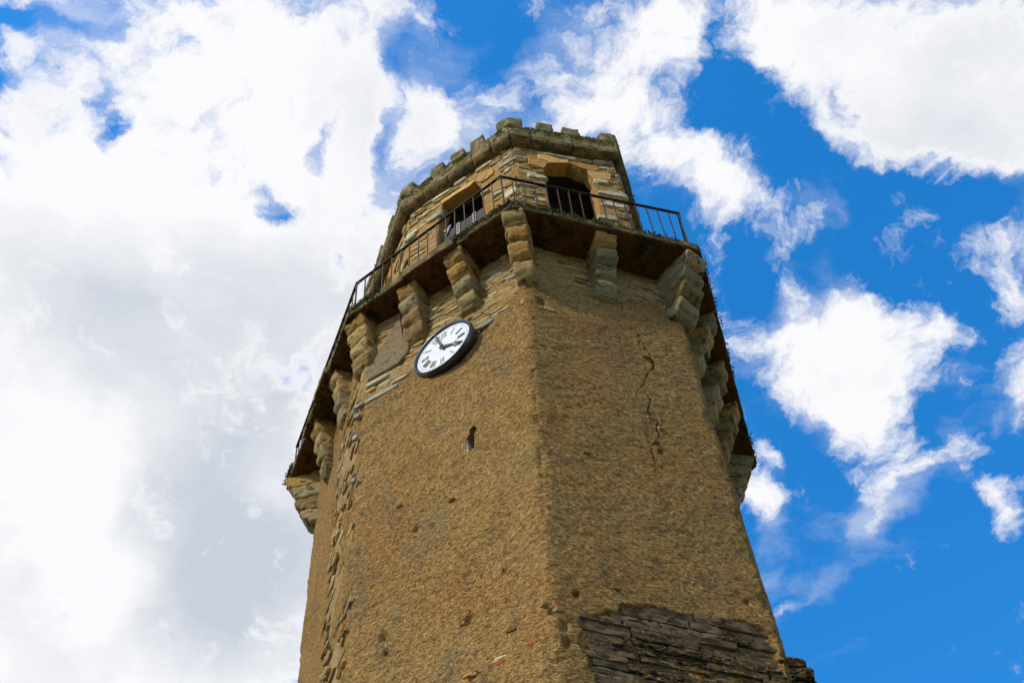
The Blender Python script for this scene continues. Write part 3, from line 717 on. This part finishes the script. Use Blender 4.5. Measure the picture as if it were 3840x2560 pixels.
def disp_U(UU, ZZ, P): return fbm(P, 1.2, 3, 70) * .025 + fbm(P * [1, 1, 2], 7, 3, 72) * .018 + fbm(P * [1, 1, 1.8], 22, 2, 73) * .008
def uwall(face, h, holes=()):
    us = np.linspace(0, face.L, int(face.L / h) + 1); zs = np.linspace(21.6, 26.15, int(4.55 / h))
    V, F = face.grid(us, zs, disp_U, holes, depth=.25, round_ends=.04)
    return under(mesh_obj('upper_wall', V, F, M_MORT))
uwall(UL, .028, [WL]); uwall(UR, .028, [WR]); uwall(ULB, .045); uwall(URB, .045); uwall(UB1, .12); uwall(UB2, .12)
# inside of the belfry: back walls, floor, ceiling of planks
IN = poly_off(U, -.27)
for a, b in ((4, 5), (5, 2), (2, 1), (3, 4)):
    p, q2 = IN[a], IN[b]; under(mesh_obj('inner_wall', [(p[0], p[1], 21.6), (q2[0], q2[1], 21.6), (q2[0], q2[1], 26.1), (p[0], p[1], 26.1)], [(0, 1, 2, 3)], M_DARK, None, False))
def BW(y):
    xs_ = []
    for i in range(6):
        p, q2 = IN[ORD[i]], IN[ORD[(i + 1) % 6]]
        if (p[1] - y) * (q2[1] - y) < 0: xs_.append(p[0] + (q2[0] - p[0]) * (y - p[1]) / (q2[1] - p[1]))
    return (min(xs_) - .05, max(xs_) + .05) if len(xs_) == 2 else (-.1, .1)
for k in range(9):
    y = 11.3 + k * .58; mb = MB(); hw_ = BW(y); mb.box((sum(hw_) / 2, y, 25.75), (hw_[1] - hw_[0], 0, 0), (0, .2, 0), (0, 0, .22)); under(mb.obj('ceiling_beam', M_WOOD))
mb = MB(); mb.v = [(IN[k][0], IN[k][1], 25.98) for k in ORD]; mb.f = [tuple(range(6))]; under(mb.obj('ceiling', M_WOOD))
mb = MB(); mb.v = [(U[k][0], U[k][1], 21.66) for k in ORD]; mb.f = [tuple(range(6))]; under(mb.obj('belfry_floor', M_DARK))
# dressed blocks round the openings
LINT_R = [((0, 195), (180, 215), (350, 250), (362, 272), (283, 372), (150, 330), (0, 290)),
          ((165, 112), (310, 118), (440, 165), (600, 208), (742, 228), (742, 280), (560, 277), (366, 270), (352, 246), (205, 200)),
          ((752, 245), (960, 275), (1200, 330), (1312, 378), (1300, 418), (1205, 430), (1085, 400), (962, 368), (752, 276)),
          ((1082, 408), (1210, 434), (1350, 445), (1518, 480), (1515, 592), (1400, 572), (1222, 552))]
for i, p in enumerate(LINT_R): prism('lintel_stone', UR, cr(UR, p, 1980, 560, 4.9), -.25, .035, M_ORNG, tower, 10 + i, .01)
LINT_L = [((205, 640), (400, 505), (640, 350), (715, 298), (712, 338), (645, 397), (450, 517), (250, 648)),
          ((722, 296), (790, 235), (880, 165), (905, 210), (880, 270), (806, 350), (760, 338), (718, 338)), ((885, 165), (985, 148), (1000, 212), (905, 285), (830, 345), (884, 270), (908, 212))]
for i, p in enumerate(LINT_L): prism('lintel_stone', UL, cr(UL, p, 1600, 600, 3.92), -.25 if i < 2 else -.1, .035, M_ORNG, tower, 20 + i, .01)
# rubble
def near(poly, u, z, w, h):
    xs = np.array([u - w / 2, u, u + w / 2, u - w / 2, u, u + w / 2]); zs = np.array([z - h / 2] * 3 + [z + h / 2] * 3); return inside(poly, xs, zs).any()
LR = [cr(UR, p, 1980, 560, 4.9) for p in LINT_R]; LLp = [cr(UL, p, 1600, 600, 3.92) for p in LINT_L]
M_WHITE = stone_mat('white_limestone', [(.60, .55, .40), (.52, .48, .36), (.62, .58, .45)], dark=.45, bump=.03)
WHITES = [(UL, (1640 - 8, 815), .42, .12), (UL, (1600 + 240 / 3.92, 600 + 525 / 3.92), .5, .12), (UL, (1600 + 130 / 3.92, 600 + 860 / 3.92), .36, .12), (UL, (1600 + 870 / 3.92, 600 + 485 / 3.92), .2, .13), (UL, (1600 + 1050 / 3.92, 600 + 510 / 3.92), .22, .12),
          (UL, (1600 + 1245 / 3.92, 600 + 495 / 3.92), .28, .22), (UL, (1600 + 1195 / 3.92, 600 + 170 / 3.92), .16, .16), (UL, (1600 + 1190 / 3.92, 600 + 60 / 3.92), .4, .13), (UL, (1600 + 850 / 3.92, 600 + 110 / 3.92), .4, .1), (UL, (1600 + 500 / 3.92, 600 + 330 / 3.92), .3, .1),
          (UL, (1600 + 50 / 3.92, 600 + 640 / 3.92), .3, .09), (UL, (1550, 880), .3, .1), (UL, (1300 + 940 / 3.92, 800 + 370 / 3.92), .26, .2), (UL, (1595, 810), .3, .1),
          (UR, (1980 + 170 / 4.9, 560 + 520 / 4.9), .38, .17), (UR, (1980 + 230 / 4.9, 560 + 960 / 4.9), .2, .1), (UR, (1980 + 330 / 4.9, 560 + 110 / 4.9), .3, .08), (UR, (1980 + 760 / 4.9, 560 + 190 / 4.9), .26, .14), (UR, (1980 + 570 / 4.9, 560 + 155 / 4.9), .3, .1),
          (UR, (2230 + 25, 680 + 5), .3, .2), (UR, (2000 + 1170 / 3.92, 560 + 680 / 3.92), .55, .17), (UR, (2000 + 1200 / 3.92, 560 + 850 / 3.92), .5, .13), (UR, (2000 + 1100 / 3.92, 560 + 1030 / 3.92), .4, .14), (UR, (2000 + 30 / 3.92, 560 + 425 / 3.92), .3, .12)]
taken = {id(UL): [], id(UR): []}
for face, (x, y), w, h in WHITES:
    u, z = face.px(x, y)
    stone('limestone_block', tower, face, u, z, w, h, .045, M_WHITE, random.gauss(0, .02), -.0); taken[id(face)].append((u, z, w, h))
nr = 0
for face, hole, lints, dn in ((UR, WR, LR, .92), (UL, WL, LLp, .80)):
    for z, h in rows(22.3, 26.1, .055, .125):
        u = random.uniform(0, .06); hi = z > 25.2
        while u < face.L - .04:
            w = min(random.uniform(.12, .3) if hi else random.uniform(.15, .42), face.L - u); uc, zc_ = u + w / 2, z + h / 2
            ok = not near(hole, uc, zc_, w * .8, h) and not any(near(l, uc, zc_, w * .7, h * .6) for l in lints)
            for (tu, tz, tw, th) in taken[id(face)]:
                if abs(uc - tu) < (w + tw) * .42 and abs(zc_ - tz) < (h + th) * .42: ok = False
            if ok and random.random() < (dn + (.15 if hi else -.12)):
                stone('rubble_stone', tower, face, uc, zc_, w * .96, h * .93, random.uniform(.012, .045), M_RUB if random.random() < .6 else M_GREY, random.gauss(0, .04), -.01); nr += 1
            u += w
for face, n_ in ((ULB, 60), (URB, 40)):
    for k in range(n_):
        u = random.uniform(0, face.L) if k % 2 else face.L - random.uniform(0, .5) if face is ULB else random.uniform(0, .5)
        stone('side_stone', tower, face, min(max(u, .1), face.L - .1), random.uniform(22.3, 26.0), random.uniform(.16, .4), random.uniform(.07, .14), .04, M_RUB if k % 4 else M_WHITE, random.gauss(0, .04), 0.)

# ---- cornice, parapet, merlons
ci = 300
for a, b, cuts in ((1, 0, [0, .21, .43, .66, .83, 1]), (0, 3, [0, .2, .58, 1]), (2, 1, [0, .35, .7, 1]), (3, 4, [0, .3, .55, .8, 1]), (4, 5, [0, .5, 1]), (5, 2, [0, .5, 1])):
    for t0, t1 in zip(cuts, cuts[1:]):
        ci += 1; vis = (a, b) in ((1, 0), (0, 3), (2, 1), (3, 4))
        def cpost(P, D):   # hollow lower edge
            P = P.copy(); f = np.clip(P[:, 1] / D[1], 0, 1); lo = 1 - np.clip(P[:, 2] / (D[2] * .75), 0, 1); P[:, 1] -= lo * .14 * (P[:, 1] > D[1] - .22) ; return P
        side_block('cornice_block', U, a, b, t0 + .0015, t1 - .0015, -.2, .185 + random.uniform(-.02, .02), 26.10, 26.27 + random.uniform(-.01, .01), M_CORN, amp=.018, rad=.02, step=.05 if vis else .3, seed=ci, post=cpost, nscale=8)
        side_block('parapet_block', U, a, b, t0 + .0003, t1 - .0003, -.16, .185, 26.262, 26.74 + random.uniform(-.01, .01), M_PARA, amp=.014, rad=.006, step=.05 if vis else .3, seed=777, nscale=10)
def tof(x, y):
    # place along the parapet's top that this merlon stands at
    best = []
    O = poly_off(U, .185)
    p = atz(x, y, 26.74)[:2]
    res = []
    for a, b in ((1, 0), (0, 3), (2, 1)):
        e = O[b] - O[a]; t = (p - O[a]) @ e / (e @ e); d = np.linalg.norm(O[a] + e * t - p); res.append((d if -.05 <= t <= 1.05 else 9, a, b, t))
    return min(res)[1:]
MER = [((2018, 487), (2074, 492)), ((2118, 508), (2172, 518)), ((1766, 566), (1817, 535)), ((1690, 616), (1742, 586)), ((1615, 668), (1667, 642))]
mi = 500
for pa, pb in MER:
    a, b, t0 = tof(*pa); _, _, t1 = tof(*pb) if tof(*pb)[:2] == (a, b) else (a, b, t0 + .12); mi += 1
    tm = (t0 + t1) / 2; L = np.linalg.norm(U[b] - U[a]); hw = .15 / L
    side_block('merlon', U, a, b, tm - hw, tm + hw, -.15, .18, 26.72, 27.14 + random.uniform(-.02, .02), M_PARA, amp=.022, rad=.015, step=.05, seed=mi, nscale=9)
for k, (pa, ta), (pb, tb) in ((0, (1, 0), (0, 3)), (3, (0, 3), (3, 4)), (1, (2, 1), (1, 0)), (4, (3, 4), (4, 5)), (2, (5, 2), (2, 1))):
    # corner merlon: an L-shaped block round the corner, built as one solid
    mi += 1; aa, bb = (pa, ta), (pb, tb)
    L1 = np.linalg.norm(U[aa[1]] - U[aa[0]]); L2 = np.linalg.norm(U[bb[1]] - U[bb[0]]); w1 = .26 / L1; w2 = .26 / L2
    o0 = side_pt(U, *aa, 1 - w1, .18); o1 = poly_off(U, .18)[k]; o2 = side_pt(U, *bb, w2, .18); i0 = side_pt(U, *aa, 1 - w1, -.15); i1 = poly_off(U, -.15)[k]; i2 = side_pt(U, *bb, w2, -.15)
    def cf(x, y, z, o0=o0, o1=o1, o2=o2, i0=i0, i1=i1, i2=i2, zt=27.17 + random.uniform(-.03, .03)):
        o = o0 + (o1 - o0) * x * 2 if x < .5 else o1 + (o2 - o1) * (x * 2 - 1); i = i0 + (i1 - i0) * x * 2 if x < .5 else i1 + (i2 - i1) * (x * 2 - 1)
        p = i + (o - i) * y; return np.array([p[0], p[1], 26.72 + z * (zt - 26.72)])
    rough('merlon', cf, (.52, .275, .34), tower, M_PARA, amp=.022, rad=.015, step=.045, seed=mi, nscale=9)
for (a, b), ts in (((2, 1), (.25, .5, .75)), ((3, 4), (.2, .4, .6, .8)), ((4, 5), (.33, .66)), ((5, 2), (.33, .66))):
    L = np.linalg.norm(U[b] - U[a])
    for t in ts: mi += 1; side_block('merlon', U, a, b, t - .15 / L, t + .15 / L, -.15, .18, 26.72, 27.12, M_PARA, amp=.022, rad=.015, step=.06, seed=mi, nscale=9)
O = poly_off(U, -.15); mb = MB(); mb.v = [(O[k][0], O[k][1], 26.42) for k in ORD]; mb.f = [tuple(range(6))]; under(mb.obj('roof', M_PARA))

# ------------------------------------------------------------------ railing
rail = thing('balcony_railing', 'rusty dark iron railing of thin upright bars round the tower balcony', 'railing', (0.1, 13.8, 21.7))
RC = {0: atz(1877, 662, 22.72)[:2], 1: atz(1338, 1063, 22.55)[:2], 3: atz(2543, 800, 22.72)[:2]}
RC[2] = RC[1] + dl * .97; RC[4] = RC[3] + dr * .95
RZ = {0: 22.72, 1: 22.55, 3: 22.72, 2: 22.55, 4: 22.72}
def bar(name, p, q2, w, d, mat, parent, up=(0, 0, 1)):
    p, q2 = np.array(p, float), np.array(q2, float); ax = q2 - p; L = np.linalg.norm(ax); ax /= L; s_ = np.cross(ax, up); s_ /= np.linalg.norm(s_); t = np.cross(s_, ax)
    mb = MB(); mb.box((p + q2) / 2, ax * L, s_ * w, t * d); return under(mb.obj(name, mat), parent)
for a, b, n_ in ((1, 0, 16), (0, 3, 16), (2, 1, 18), (3, 4, 21)):
    A3 = np.array([*RC[a], RZ[a]]); B3 = np.array([*RC[b], RZ[b]]); e = (B3 - A3) / np.linalg.norm(B3 - A3)
    bar('handrail', A3 - e * .018, B3 + e * .018, .045, .016 if (a, b) != (0, 3) else .0162, M_IRON, rail)
    nn = normal2(A3, B3)
    for i in range(n_ + 1):
        if i == n_ and (a, b) in ((2, 1), (1, 0), (0, 3)): continue
        t = i / n_; p = A3 + (B3 - A3) * t; jit = np.array([random.gauss(0, .006), random.gauss(0, .006), 0])
        if i == 0: p = p + e * .004
        w = .016 if i else .02
        bar('baluster', p + [0, 0, -.009], np.array([p[0], p[1], 21.62]) + jit + nn * .0, w, w, M_IRON, rail, up=e)
for k, (a, b) in ((3, (0, 4)), (0, (1, 3)), (1, (2, 0))):   # gusset plates at the corners
    mb = MB(); c0 = np.array([*RC[k], RZ[k]])
    for o_ in (a, b):
        d = np.array([*RC[o_], RZ[o_]]) - c0; d /= np.linalg.norm(d); z_ = np.array([0, 0, 1.]); s_ = np.cross(d, z_); s_ /= np.linalg.norm(s_)
        pts = [c0 + d * .01 - z_ * .009, c0 + d * .11 - z_ * .009, c0 + d * .01 - z_ * .11]; V = [p + s_ * .006 for p in pts] + [p - s_ * .006 for p in pts]
        mb.add(V, [(0, 1, 2), (3, 5, 4), (0, 3, 4, 1), (1, 4, 5, 2), (2, 5, 3, 0)])
    under(mb.obj('corner_gusset', M_IRON), rail)

# ------------------------------------------------------------------ clock
cu, cz = FL.px(1663, 1307)
rot = R(-3.0); ch = np.array([math.cos(R(-32.5)), math.sin(R(-32.5)), 0]); cv = np.array([0, 0, 1.]); cN = np.cross(ch, cv)
_d = ray(1661.7, 1302.6); _p = FL.p0 + FL.n * .085; cc = CAM + _d * (((_p - CAM) @ FL.n) / (_d @ FL.n)) - cN * .075; cX = ch * math.cos(rot) + cv * math.sin(rot); cY = -ch * math.sin(rot) + cv * math.cos(rot)
clock = thing('wall_clock', 'round white clock with Roman numerals in a glossy black case below the balcony', 'clock', tuple(cc))
def cp(x, y, o=0.): return cc + cX * x + cY * y + cN * o
def lathe(name, prof, mat, n=96, smooth=True):
    V = []; F = []
    for i in range(n):
        a = 2 * math.pi * i / n
        for r_, o_ in prof: V.append(cp(r_ * math.cos(a), r_ * math.sin(a), o_))
    m_ = len(prof)
    for i in range(n):
        for j in range(m_ - 1): F.append((i * m_ + j, i * m_ + j + 1, ((i + 1) % n) * m_ + j + 1, ((i + 1) % n) * m_ + j)[::-1])
    return under(mesh_obj(name, V, F, mat, None, smooth), clock)
DR = .478
lathe('case', [(.51, -.09), (.532, -.02), (.541, .02), (.544, .06), (.541, .08), (.533, .088)], M_BLACKM)
lathe('bezel', [(.5332, .085), (.532, .10), (.524, .112), (.512, .110), (.506, .098), (.498, .094), (.494, .092), (.489, .08), (.486, .07)], M_BLACKM)
V = [cp(0, 0, .075)] + [cp(DR * 1.01 * math.cos(i * math.pi / 48), DR * 1.01 * math.sin(i * math.pi / 48), .075) for i in range(96)]
under(mesh_obj('dial', V, [(0, i + 1, (i + 1) % 96 + 1) for i in range(96)], M_DIAL, None, False), clock)
mb = MB()
for i in range(60):
    a = i * math.pi / 30; s_ = .014 if i % 5 == 0 else .0095
    x, y = DR * .925 * math.sin(a), DR * .92 * math.cos(a); rad_ = cX * math.sin(a) + cY * math.cos(a); tan_ = cX * math.cos(a) - cY * math.sin(a)
    mb.box(cp(x, y, .0785), tan_ * s_, rad_ * s_, cN * .003)
o = mb.obj('minute_track', M_NUM); under(o, clock); o['kind'] = 'stuff'
def numeral(txt, k):
    a = k * math.pi / 6; ro = DR * .845; ri = DR * .56; H = ro - ri; mb = MB()
    rad_ = cX * math.sin(a) + cY * math.cos(a); tan_ = cX * math.cos(a) - cY * math.sin(a)
    wid = {'I': .027, 'V': .056, 'X': .058}; tot = sum(wid[c] for c in txt); x = -tot / 2
    def stroke(x0, x1, w, lift=0.):
        p = cc + tan_ * x0 + rad_ * ri + cN * (.0785 + lift); q2 = cc + tan_ * x1 + rad_ * ro + cN * (.0785 + lift)
        mb.box((p + q2) / 2, q2 - p, tan_ * w, cN * .003)
    for c in txt:
        w = wid[c]; xm = x + w / 2
        if c == 'I': stroke(xm, xm, .0125)
        if c == 'V': stroke(xm, xm - .019, .0135); stroke(xm, xm + .021, .0045, .0004)
        if c == 'X': stroke(xm + .02, xm - .02, .0135); stroke(xm - .02, xm + .02, .0045, .0004)
        x += w
    o = mb.obj('numeral', M_NUM); under(o, clock); o['label'] = 'grey Roman numeral ' + txt
for k, t in enumerate(['XII', 'I', 'II', 'III', 'IIII', 'V', 'VI', 'VII', 'VIII', 'IX', 'X', 'XI']): numeral(t, k)
def hand(name, ang, L, wid, o_):
    a = R(ang); D_ = cX * math.sin(a) + cY * math.cos(a); T_ = cX * math.cos(a) - cY * math.sin(a); mb = MB()
    def quad(r0, w0, r1, w1, s0=0., s1=0., oo=0.):
        P = lambda r_, s_, z: cc + D_ * r_ + T_ * s_ + cN * z
        V = []
        for z in (o_ - .004 + oo, o_ + .004 + oo): V += [P(r0, s0 - w0, z), P(r0, s0 + w0, z), P(r1, s1 + w1, z), P(r1, s1 - w1, z)]
        mb.add(V, [(0, 1, 2, 3), (7, 6, 5, 4), (0, 4, 5, 1), (1, 5, 6, 2), (2, 6, 7, 3), (3, 7, 4, 0)])
    quad(-L * .17, wid * .8, -L * .02, wid * 1.4); quad(-L * .02, wid * 1.4, L * .50, wid * .8)
    # pierced fleur: two rings and a spear point
    for r0, rr in ((L * .57, L * .07), (L * .68, L * .06)):
        for i in range(10):
            a0, a1 = i * math.pi / 5, (i + 1) * math.pi / 5
            quad(r0 + rr * math.cos(a0), .004, r0 + rr * math.cos(a1), .004, rr * .75 * math.sin(a0), rr * .75 * math.sin(a1), .0005)
    quad(L * .60, .006, L * .66, .012, -L * .06, -L * .11, .001); quad(L * .60, .006, L * .66, .012, L * .06, L * .11, .001)
    quad(L * .73, wid * 1.1, L, .002)
    under(mb.obj(name, M_HAND), clock)
hand('hour_hand', 118.5, DR * .88, .021, .094); hand('minute_hand', 341.5, DR * .97, .019, .108)
V = []; F = []
lathe('hand_boss', [(.022, .078), (.026, .10), (.024, .12), (.0, .125)], M_HAND, 20)

# ------------------------------------------------------------------ wooden headstock in the left opening
p = UL.px(1640 + 60, 905); 
a3 = UL.pt(*UL.px(1672, 872), -.25) ; b3 = UL.pt(*UL.px(1812, 792), -.25)
a3[2] = b3[2] = max(a3[2], b3[2]) ; zt = 23.02
beam = thing('bell_headstock', 'dark weathered timber beam with two bolted grey straps inside the left belfry opening', 'beam', tuple(UL.pt(UL.px(1720, 850)[0], 22.2, -.3)))
uL, uR_ = UL.px(1645, 930)[0] + .1, UL.px(1815, 800)[0] + .15
zt = UL.px(1600 + 830 / 3.92, 600 + 735 / 3.92)[1] + .20
def bc(x, y, z): return UL.pt(uL + (uR_ - uL) * x, zt - .42 + .42 * z, -.24 + .20 * y)
o = rough('timber', bc, (uR_ - uL, .22, .42), beam, M_WOOD, amp=.012, rad=.01, step=.08, seed=5)
for f_ in (.30, .64):
    mb = MB(); pc = UL.pt(uL + (uR_ - uL) * f_, zt - .2, -.03); mb.box(pc, UL.d * .075, UL.v * .44, UL.n * .014); s_ = under(mb.obj('strap', M_STRAP), beam)
    pt_ = UL.pt(uL + (uR_ - uL) * f_, zt + .017, -.14); mb = MB(); mb.box(pt_, UL.d * .0748, UL.v * .012, UL.n * .21); under(mb.obj('strap', M_STRAP), beam)
    for dz in (-.08, -.2, -.32):
        mb = MB(); mb.box(UL.pt(uL + (uR_ - uL) * f_, zt + dz, -.018), UL.d * .022, UL.v * .022, UL.n * .02); under(mb.obj('bolt', M_IRON), beam)
mb = MB(); mb.box(UL.pt(uL + (uR_ - uL) * .1, zt - .05, -.02), UL.d * .05 , UL.v * .3 + UL.d * .1, UL.n * .03); mb.box(UL.pt(uL + (uR_ - uL) * .05, zt + .04, -.06), UL.d * .1, UL.v * .08, UL.n * .08); under(mb.obj('bracket', M_STRAP), beam)

# ------------------------------------------------------------------ moss, plants
def tuft_mesh(points, smin, smax, name, mat, parent=None, stuff=True):
    mb = MB(); t = (1 + 5 ** .5) / 2
    IV = np.array([(-1, t, 0), (1, t, 0), (-1, -t, 0), (1, -t, 0), (0, -1, t), (0, 1, t), (0, -1, -t), (0, 1, -t), (t, 0, -1), (t, 0, 1), (-t, 0, -1), (-t, 0, 1)]) / 1.9
    IF = [(0, 11, 5), (0, 5, 1), (0, 1, 7), (0, 7, 10), (0, 10, 11), (1, 5, 9), (5, 11, 4), (11, 10, 2), (10, 7, 6), (7, 1, 8), (3, 9, 4), (3, 4, 2), (3, 2, 6), (3, 6, 8), (3, 8, 9), (4, 9, 5), (2, 4, 11), (6, 2, 10), (8, 6, 7), (9, 8, 1)]
    for p in points:
        s_ = rng.uniform(smin, smax); mb.add(np.array(p) + IV * s_ * rng.uniform(.55, 1.4, (12, 3)), IF)
    o = mb.obj(name, mat, None, False)
    if parent is not None: under(o, parent)
    if stuff: o['kind'] = 'stuff'
    return o
pts = []; ptd = []
for a, b, n_, lo in ((1, 0, 1700, 0), (0, 3, 900, 0), (2, 1, 2600, 0), (3, 4, 400, 0)):
    for i in range(n_):
        t = random.random(); key = fbm(np.array([[t * 3.3 + a * 7, b * 3., 0]]), 2.2, 3, 80)[0]
        if key < -.12: continue
        e = side_pt(S, a, b, t, .03 + random.gauss(0, .02)); z = 21.70 - abs(random.gauss(0, .07)) - (.0)
        if (a, b) == (1, 0) and .36 < t < .66 and random.random() < .75: e = side_pt(S, a, b, t, .05 - abs(random.gauss(0, .3))); z = 21.47 + random.uniform(-.03, .02); ptd.append((e[0], e[1], z)); continue
        if (a, b) == (2, 1) and t > .33 and random.random() < .6: e = side_pt(S, a, b, t, .06 - abs(random.gauss(0, .22))); z = 21.47 + random.uniform(-.1, .05); (ptd if random.random() < .6 else pts).append((e[0], e[1], z)); continue
        if (a, b) == (0, 3) and t > .55 and random.random() < .35: e = side_pt(S, a, b, t, .0 - abs(random.gauss(0, .3))); z = 21.475; ptd.append((e[0], e[1], z)); continue
        (pts if random.random() < .5 else ptd).append((e[0], e[1], z))
tuft_mesh(pts, .005, .014, 'moss', M_MOSS, tower); tuft_mesh(ptd, .006, .018, 'dark_moss', M_DARKMOSS, tower)
pm = []
for a, b, n_ in ((1, 0, 1800), (0, 3, 800), (2, 1, 700), (3, 4, 200)):
    for i in range(n_):
        t = random.random(); z = 26.76 - abs(random.gauss(0, .14)) ; o_ = .19 + random.gauss(0, .008)
        if fbm(np.array([[t * 4 + a * 5, b, z * 2]]), 2.5, 3, 82)[0] < -.05: continue
        e = side_pt(U, a, b, t, o_); pm.append((e[0], e[1], z))
tuft_mesh(pm, .006, .015, 'moss', M_MOSS, tower)
def plant(pos, n_, r, lmin, lmax, mat, label, name, nrm=(0, 0, 1)):
    mb = MB(); nrm = np.array(nrm, float)
    for i in range(n_):
        o_ = np.clip(rng.normal(0, r * .3, 3), -r, r); d = rng.normal(0, 1, 3) + nrm * 1.2; d /= np.linalg.norm(d); s_ = np.cross(d, rng.normal(0, 1, 3)); s_ /= np.linalg.norm(s_); L = rng.uniform(lmin, lmax)
        p = o_; mb.add([p - s_ * L * .16, p + s_ * L * .16, p + d * L * .6 + s_ * L * .2, p + d * L, p + d * L * .6 - s_ * L * .2], [(0, 1, 2, 4), (4, 2, 3)])
    o = mb.obj(name, mat); o.location = tuple(pos); o['label'] = label; o['category'] = 'plant'; return o
def edge_at(x, y, z=21.66): p = atz(x, y, z); return p
plant(edge_at(1905, 795), 240, .13, .03, .07, M_LEEK, 'dry brown houseleek tuft over the corbel at the front corner', 'houseleek')
plant(edge_at(1515, 1050), 200, .11, .03, .07, M_LEEK, 'reddish houseleek cushion on the balcony edge left of the clock', 'houseleek')
plant(edge_at(1680, 940), 110, .07, .03, .06, M_LEEK, 'small reddish houseleek on the balcony edge above the clock', 'houseleek')
plant(edge_at(1232, 1405), 160, .10, .03, .07, M_LEEK, 'dark houseleek on the far left balcony edge below the railing', 'houseleek')
plant(atz(2420, 925, 21.44), 26, .12, .05, .11, M_FERN, 'green fern hanging under the right balcony slab', 'fern', (0, -.3, -1))
plant(atz(2400, 960, 21.44), 22, .12, .04, .08, M_FERN, 'smaller dark fern deeper under the right balcony slab', 'fern', (0, -.3, -1))

# ------------------------------------------------------------------ broken wall at the lower right
ruin = thing('broken_wall', 'broken end of an old rubble wall stepping down from the right corner of the tower', 'wall', (float(CL[3](0)[0]) + 1, float(CL[3](0)[1]) + .8, 0))
base0 = CL[3](12.)
dirx = np.array([math.cos(R(14)), math.sin(R(14)), 0]); diry = np.array([-dirx[1], dirx[0], 0])
o0 = base0 + diry * .12; o0[2] = 0
def rtop(x): return np.interp(x, [0, .12, .45, .62, .8, 1.1, 1.6, 2.4, 4], [12.98, 12.84, 12.56, 12.16, 12.1, 11.7, 10.9, 9.6, 7.2])
nx, nz_ = 60, 90; V = []; F = []
xs = np.linspace(-.3, 3.6, nx)
for side_, yy in ((0, 0.), (1, 1.0)):
    for j in range(nz_):
        for i in range(nx):
            zt_ = float(rtop(xs[i])) + .12 * fbm(np.array([[xs[i], side_, 0]]), 4, 3, 91)[0]; z = zt_ * (j / (nz_ - 1)) ** .8
            p = o0 + dirx * xs[i] + diry * yy; p = np.array([p[0], p[1], z]); dd = (.06 * fbm(p[None] * [1, 1, 1.8], 4, 3, 92)[0]) * (-1 if side_ == 0 else 1)
            V.append(p + diry * dd)
idx = lambda s_, j, i: s_ * nx * nz_ + j * nx + i
for j in range(nz_ - 1):
    for i in range(nx - 1):
        F.append((idx(0, j, i), idx(0, j, i + 1), idx(0, j + 1, i + 1), idx(0, j + 1, i))); F.append((idx(1, j, i), idx(1, j + 1, i), idx(1, j + 1, i + 1), idx(1, j, i + 1)))
for i in range(nx - 1): F.append((idx(0, nz_ - 1, i), idx(0, nz_ - 1, i + 1), idx(1, nz_ - 1, i + 1), idx(1, nz_ - 1, i)))
for j in range(nz_ - 1): F.append((idx(0, j, nx - 1), idx(1, j, nx - 1), idx(1, j + 1, nx - 1), idx(0, j + 1, nx - 1)))
under(mesh_obj('wall_core', V, F, M_BRWN, None, False), ruin)
class RF:
    n = -diry; d = dirx; v = np.array([0, 0, 1.]); L = 3.6
    def pt(s, u, z, out=0.): p = o0 + dirx * u - diry * out; return np.array([p[0], p[1], z])
rf = RF()
for z, h in rows(9.6, 13., .12, .24):
    u = -.1
    while u < 3.4:
        w = random.uniform(.22, .55)
        if z + h * .6 < rtop(u + w / 2) + .1: stone('rubble_stone', ruin, rf, u + w / 2, z + h / 2, w * .95, h * .93, random.uniform(.06, .16), M_BRWN if random.random() < .75 else M_BLCK, random.gauss(0, .06), -.03)
        u += w

# ------------------------------------------------------------------ ground
mb = MB(); n_ = 40; g = np.concatenate([-np.geomspace(3000, 20, n_), np.linspace(-18, 18, 10), np.geomspace(20, 3000, n_)]); V = []; F = []
N = len(g)
for y in g:
    for x in g: V.append((x, y, 0.0 + (min(1, max(0, (math.hypot(x, y) - 60) / 900)) * 22 * (.5 + fbm(np.array([[x, y, 0]]), .004, 3, 95)[0]))))
for j in range(N - 1):
    for i in range(N - 1): F.append((j * N + i, j * N + i + 1, (j + 1) * N + i + 1, (j + 1) * N + i))
o = mesh_obj('ground', V, F, M_GRASS); o['kind'] = 'structure'
yv = [(14 * math.cos(a) * (1 + .06 * math.sin(3 * a)) , 7 + 15 * math.sin(a), .005) for a in np.linspace(0, 2 * math.pi, 48, endpoint=False)]
o = mesh_obj('yard', yv, [tuple(range(48))], M_GRAVEL, None, False); o['kind'] = 'structure'
print('stones', cnt, nr, 'objects', len(bpy.data.objects), 'tris', sum(len(o.data.polygons) * 2 for o in bpy.data.objects if o.type == 'MESH'))
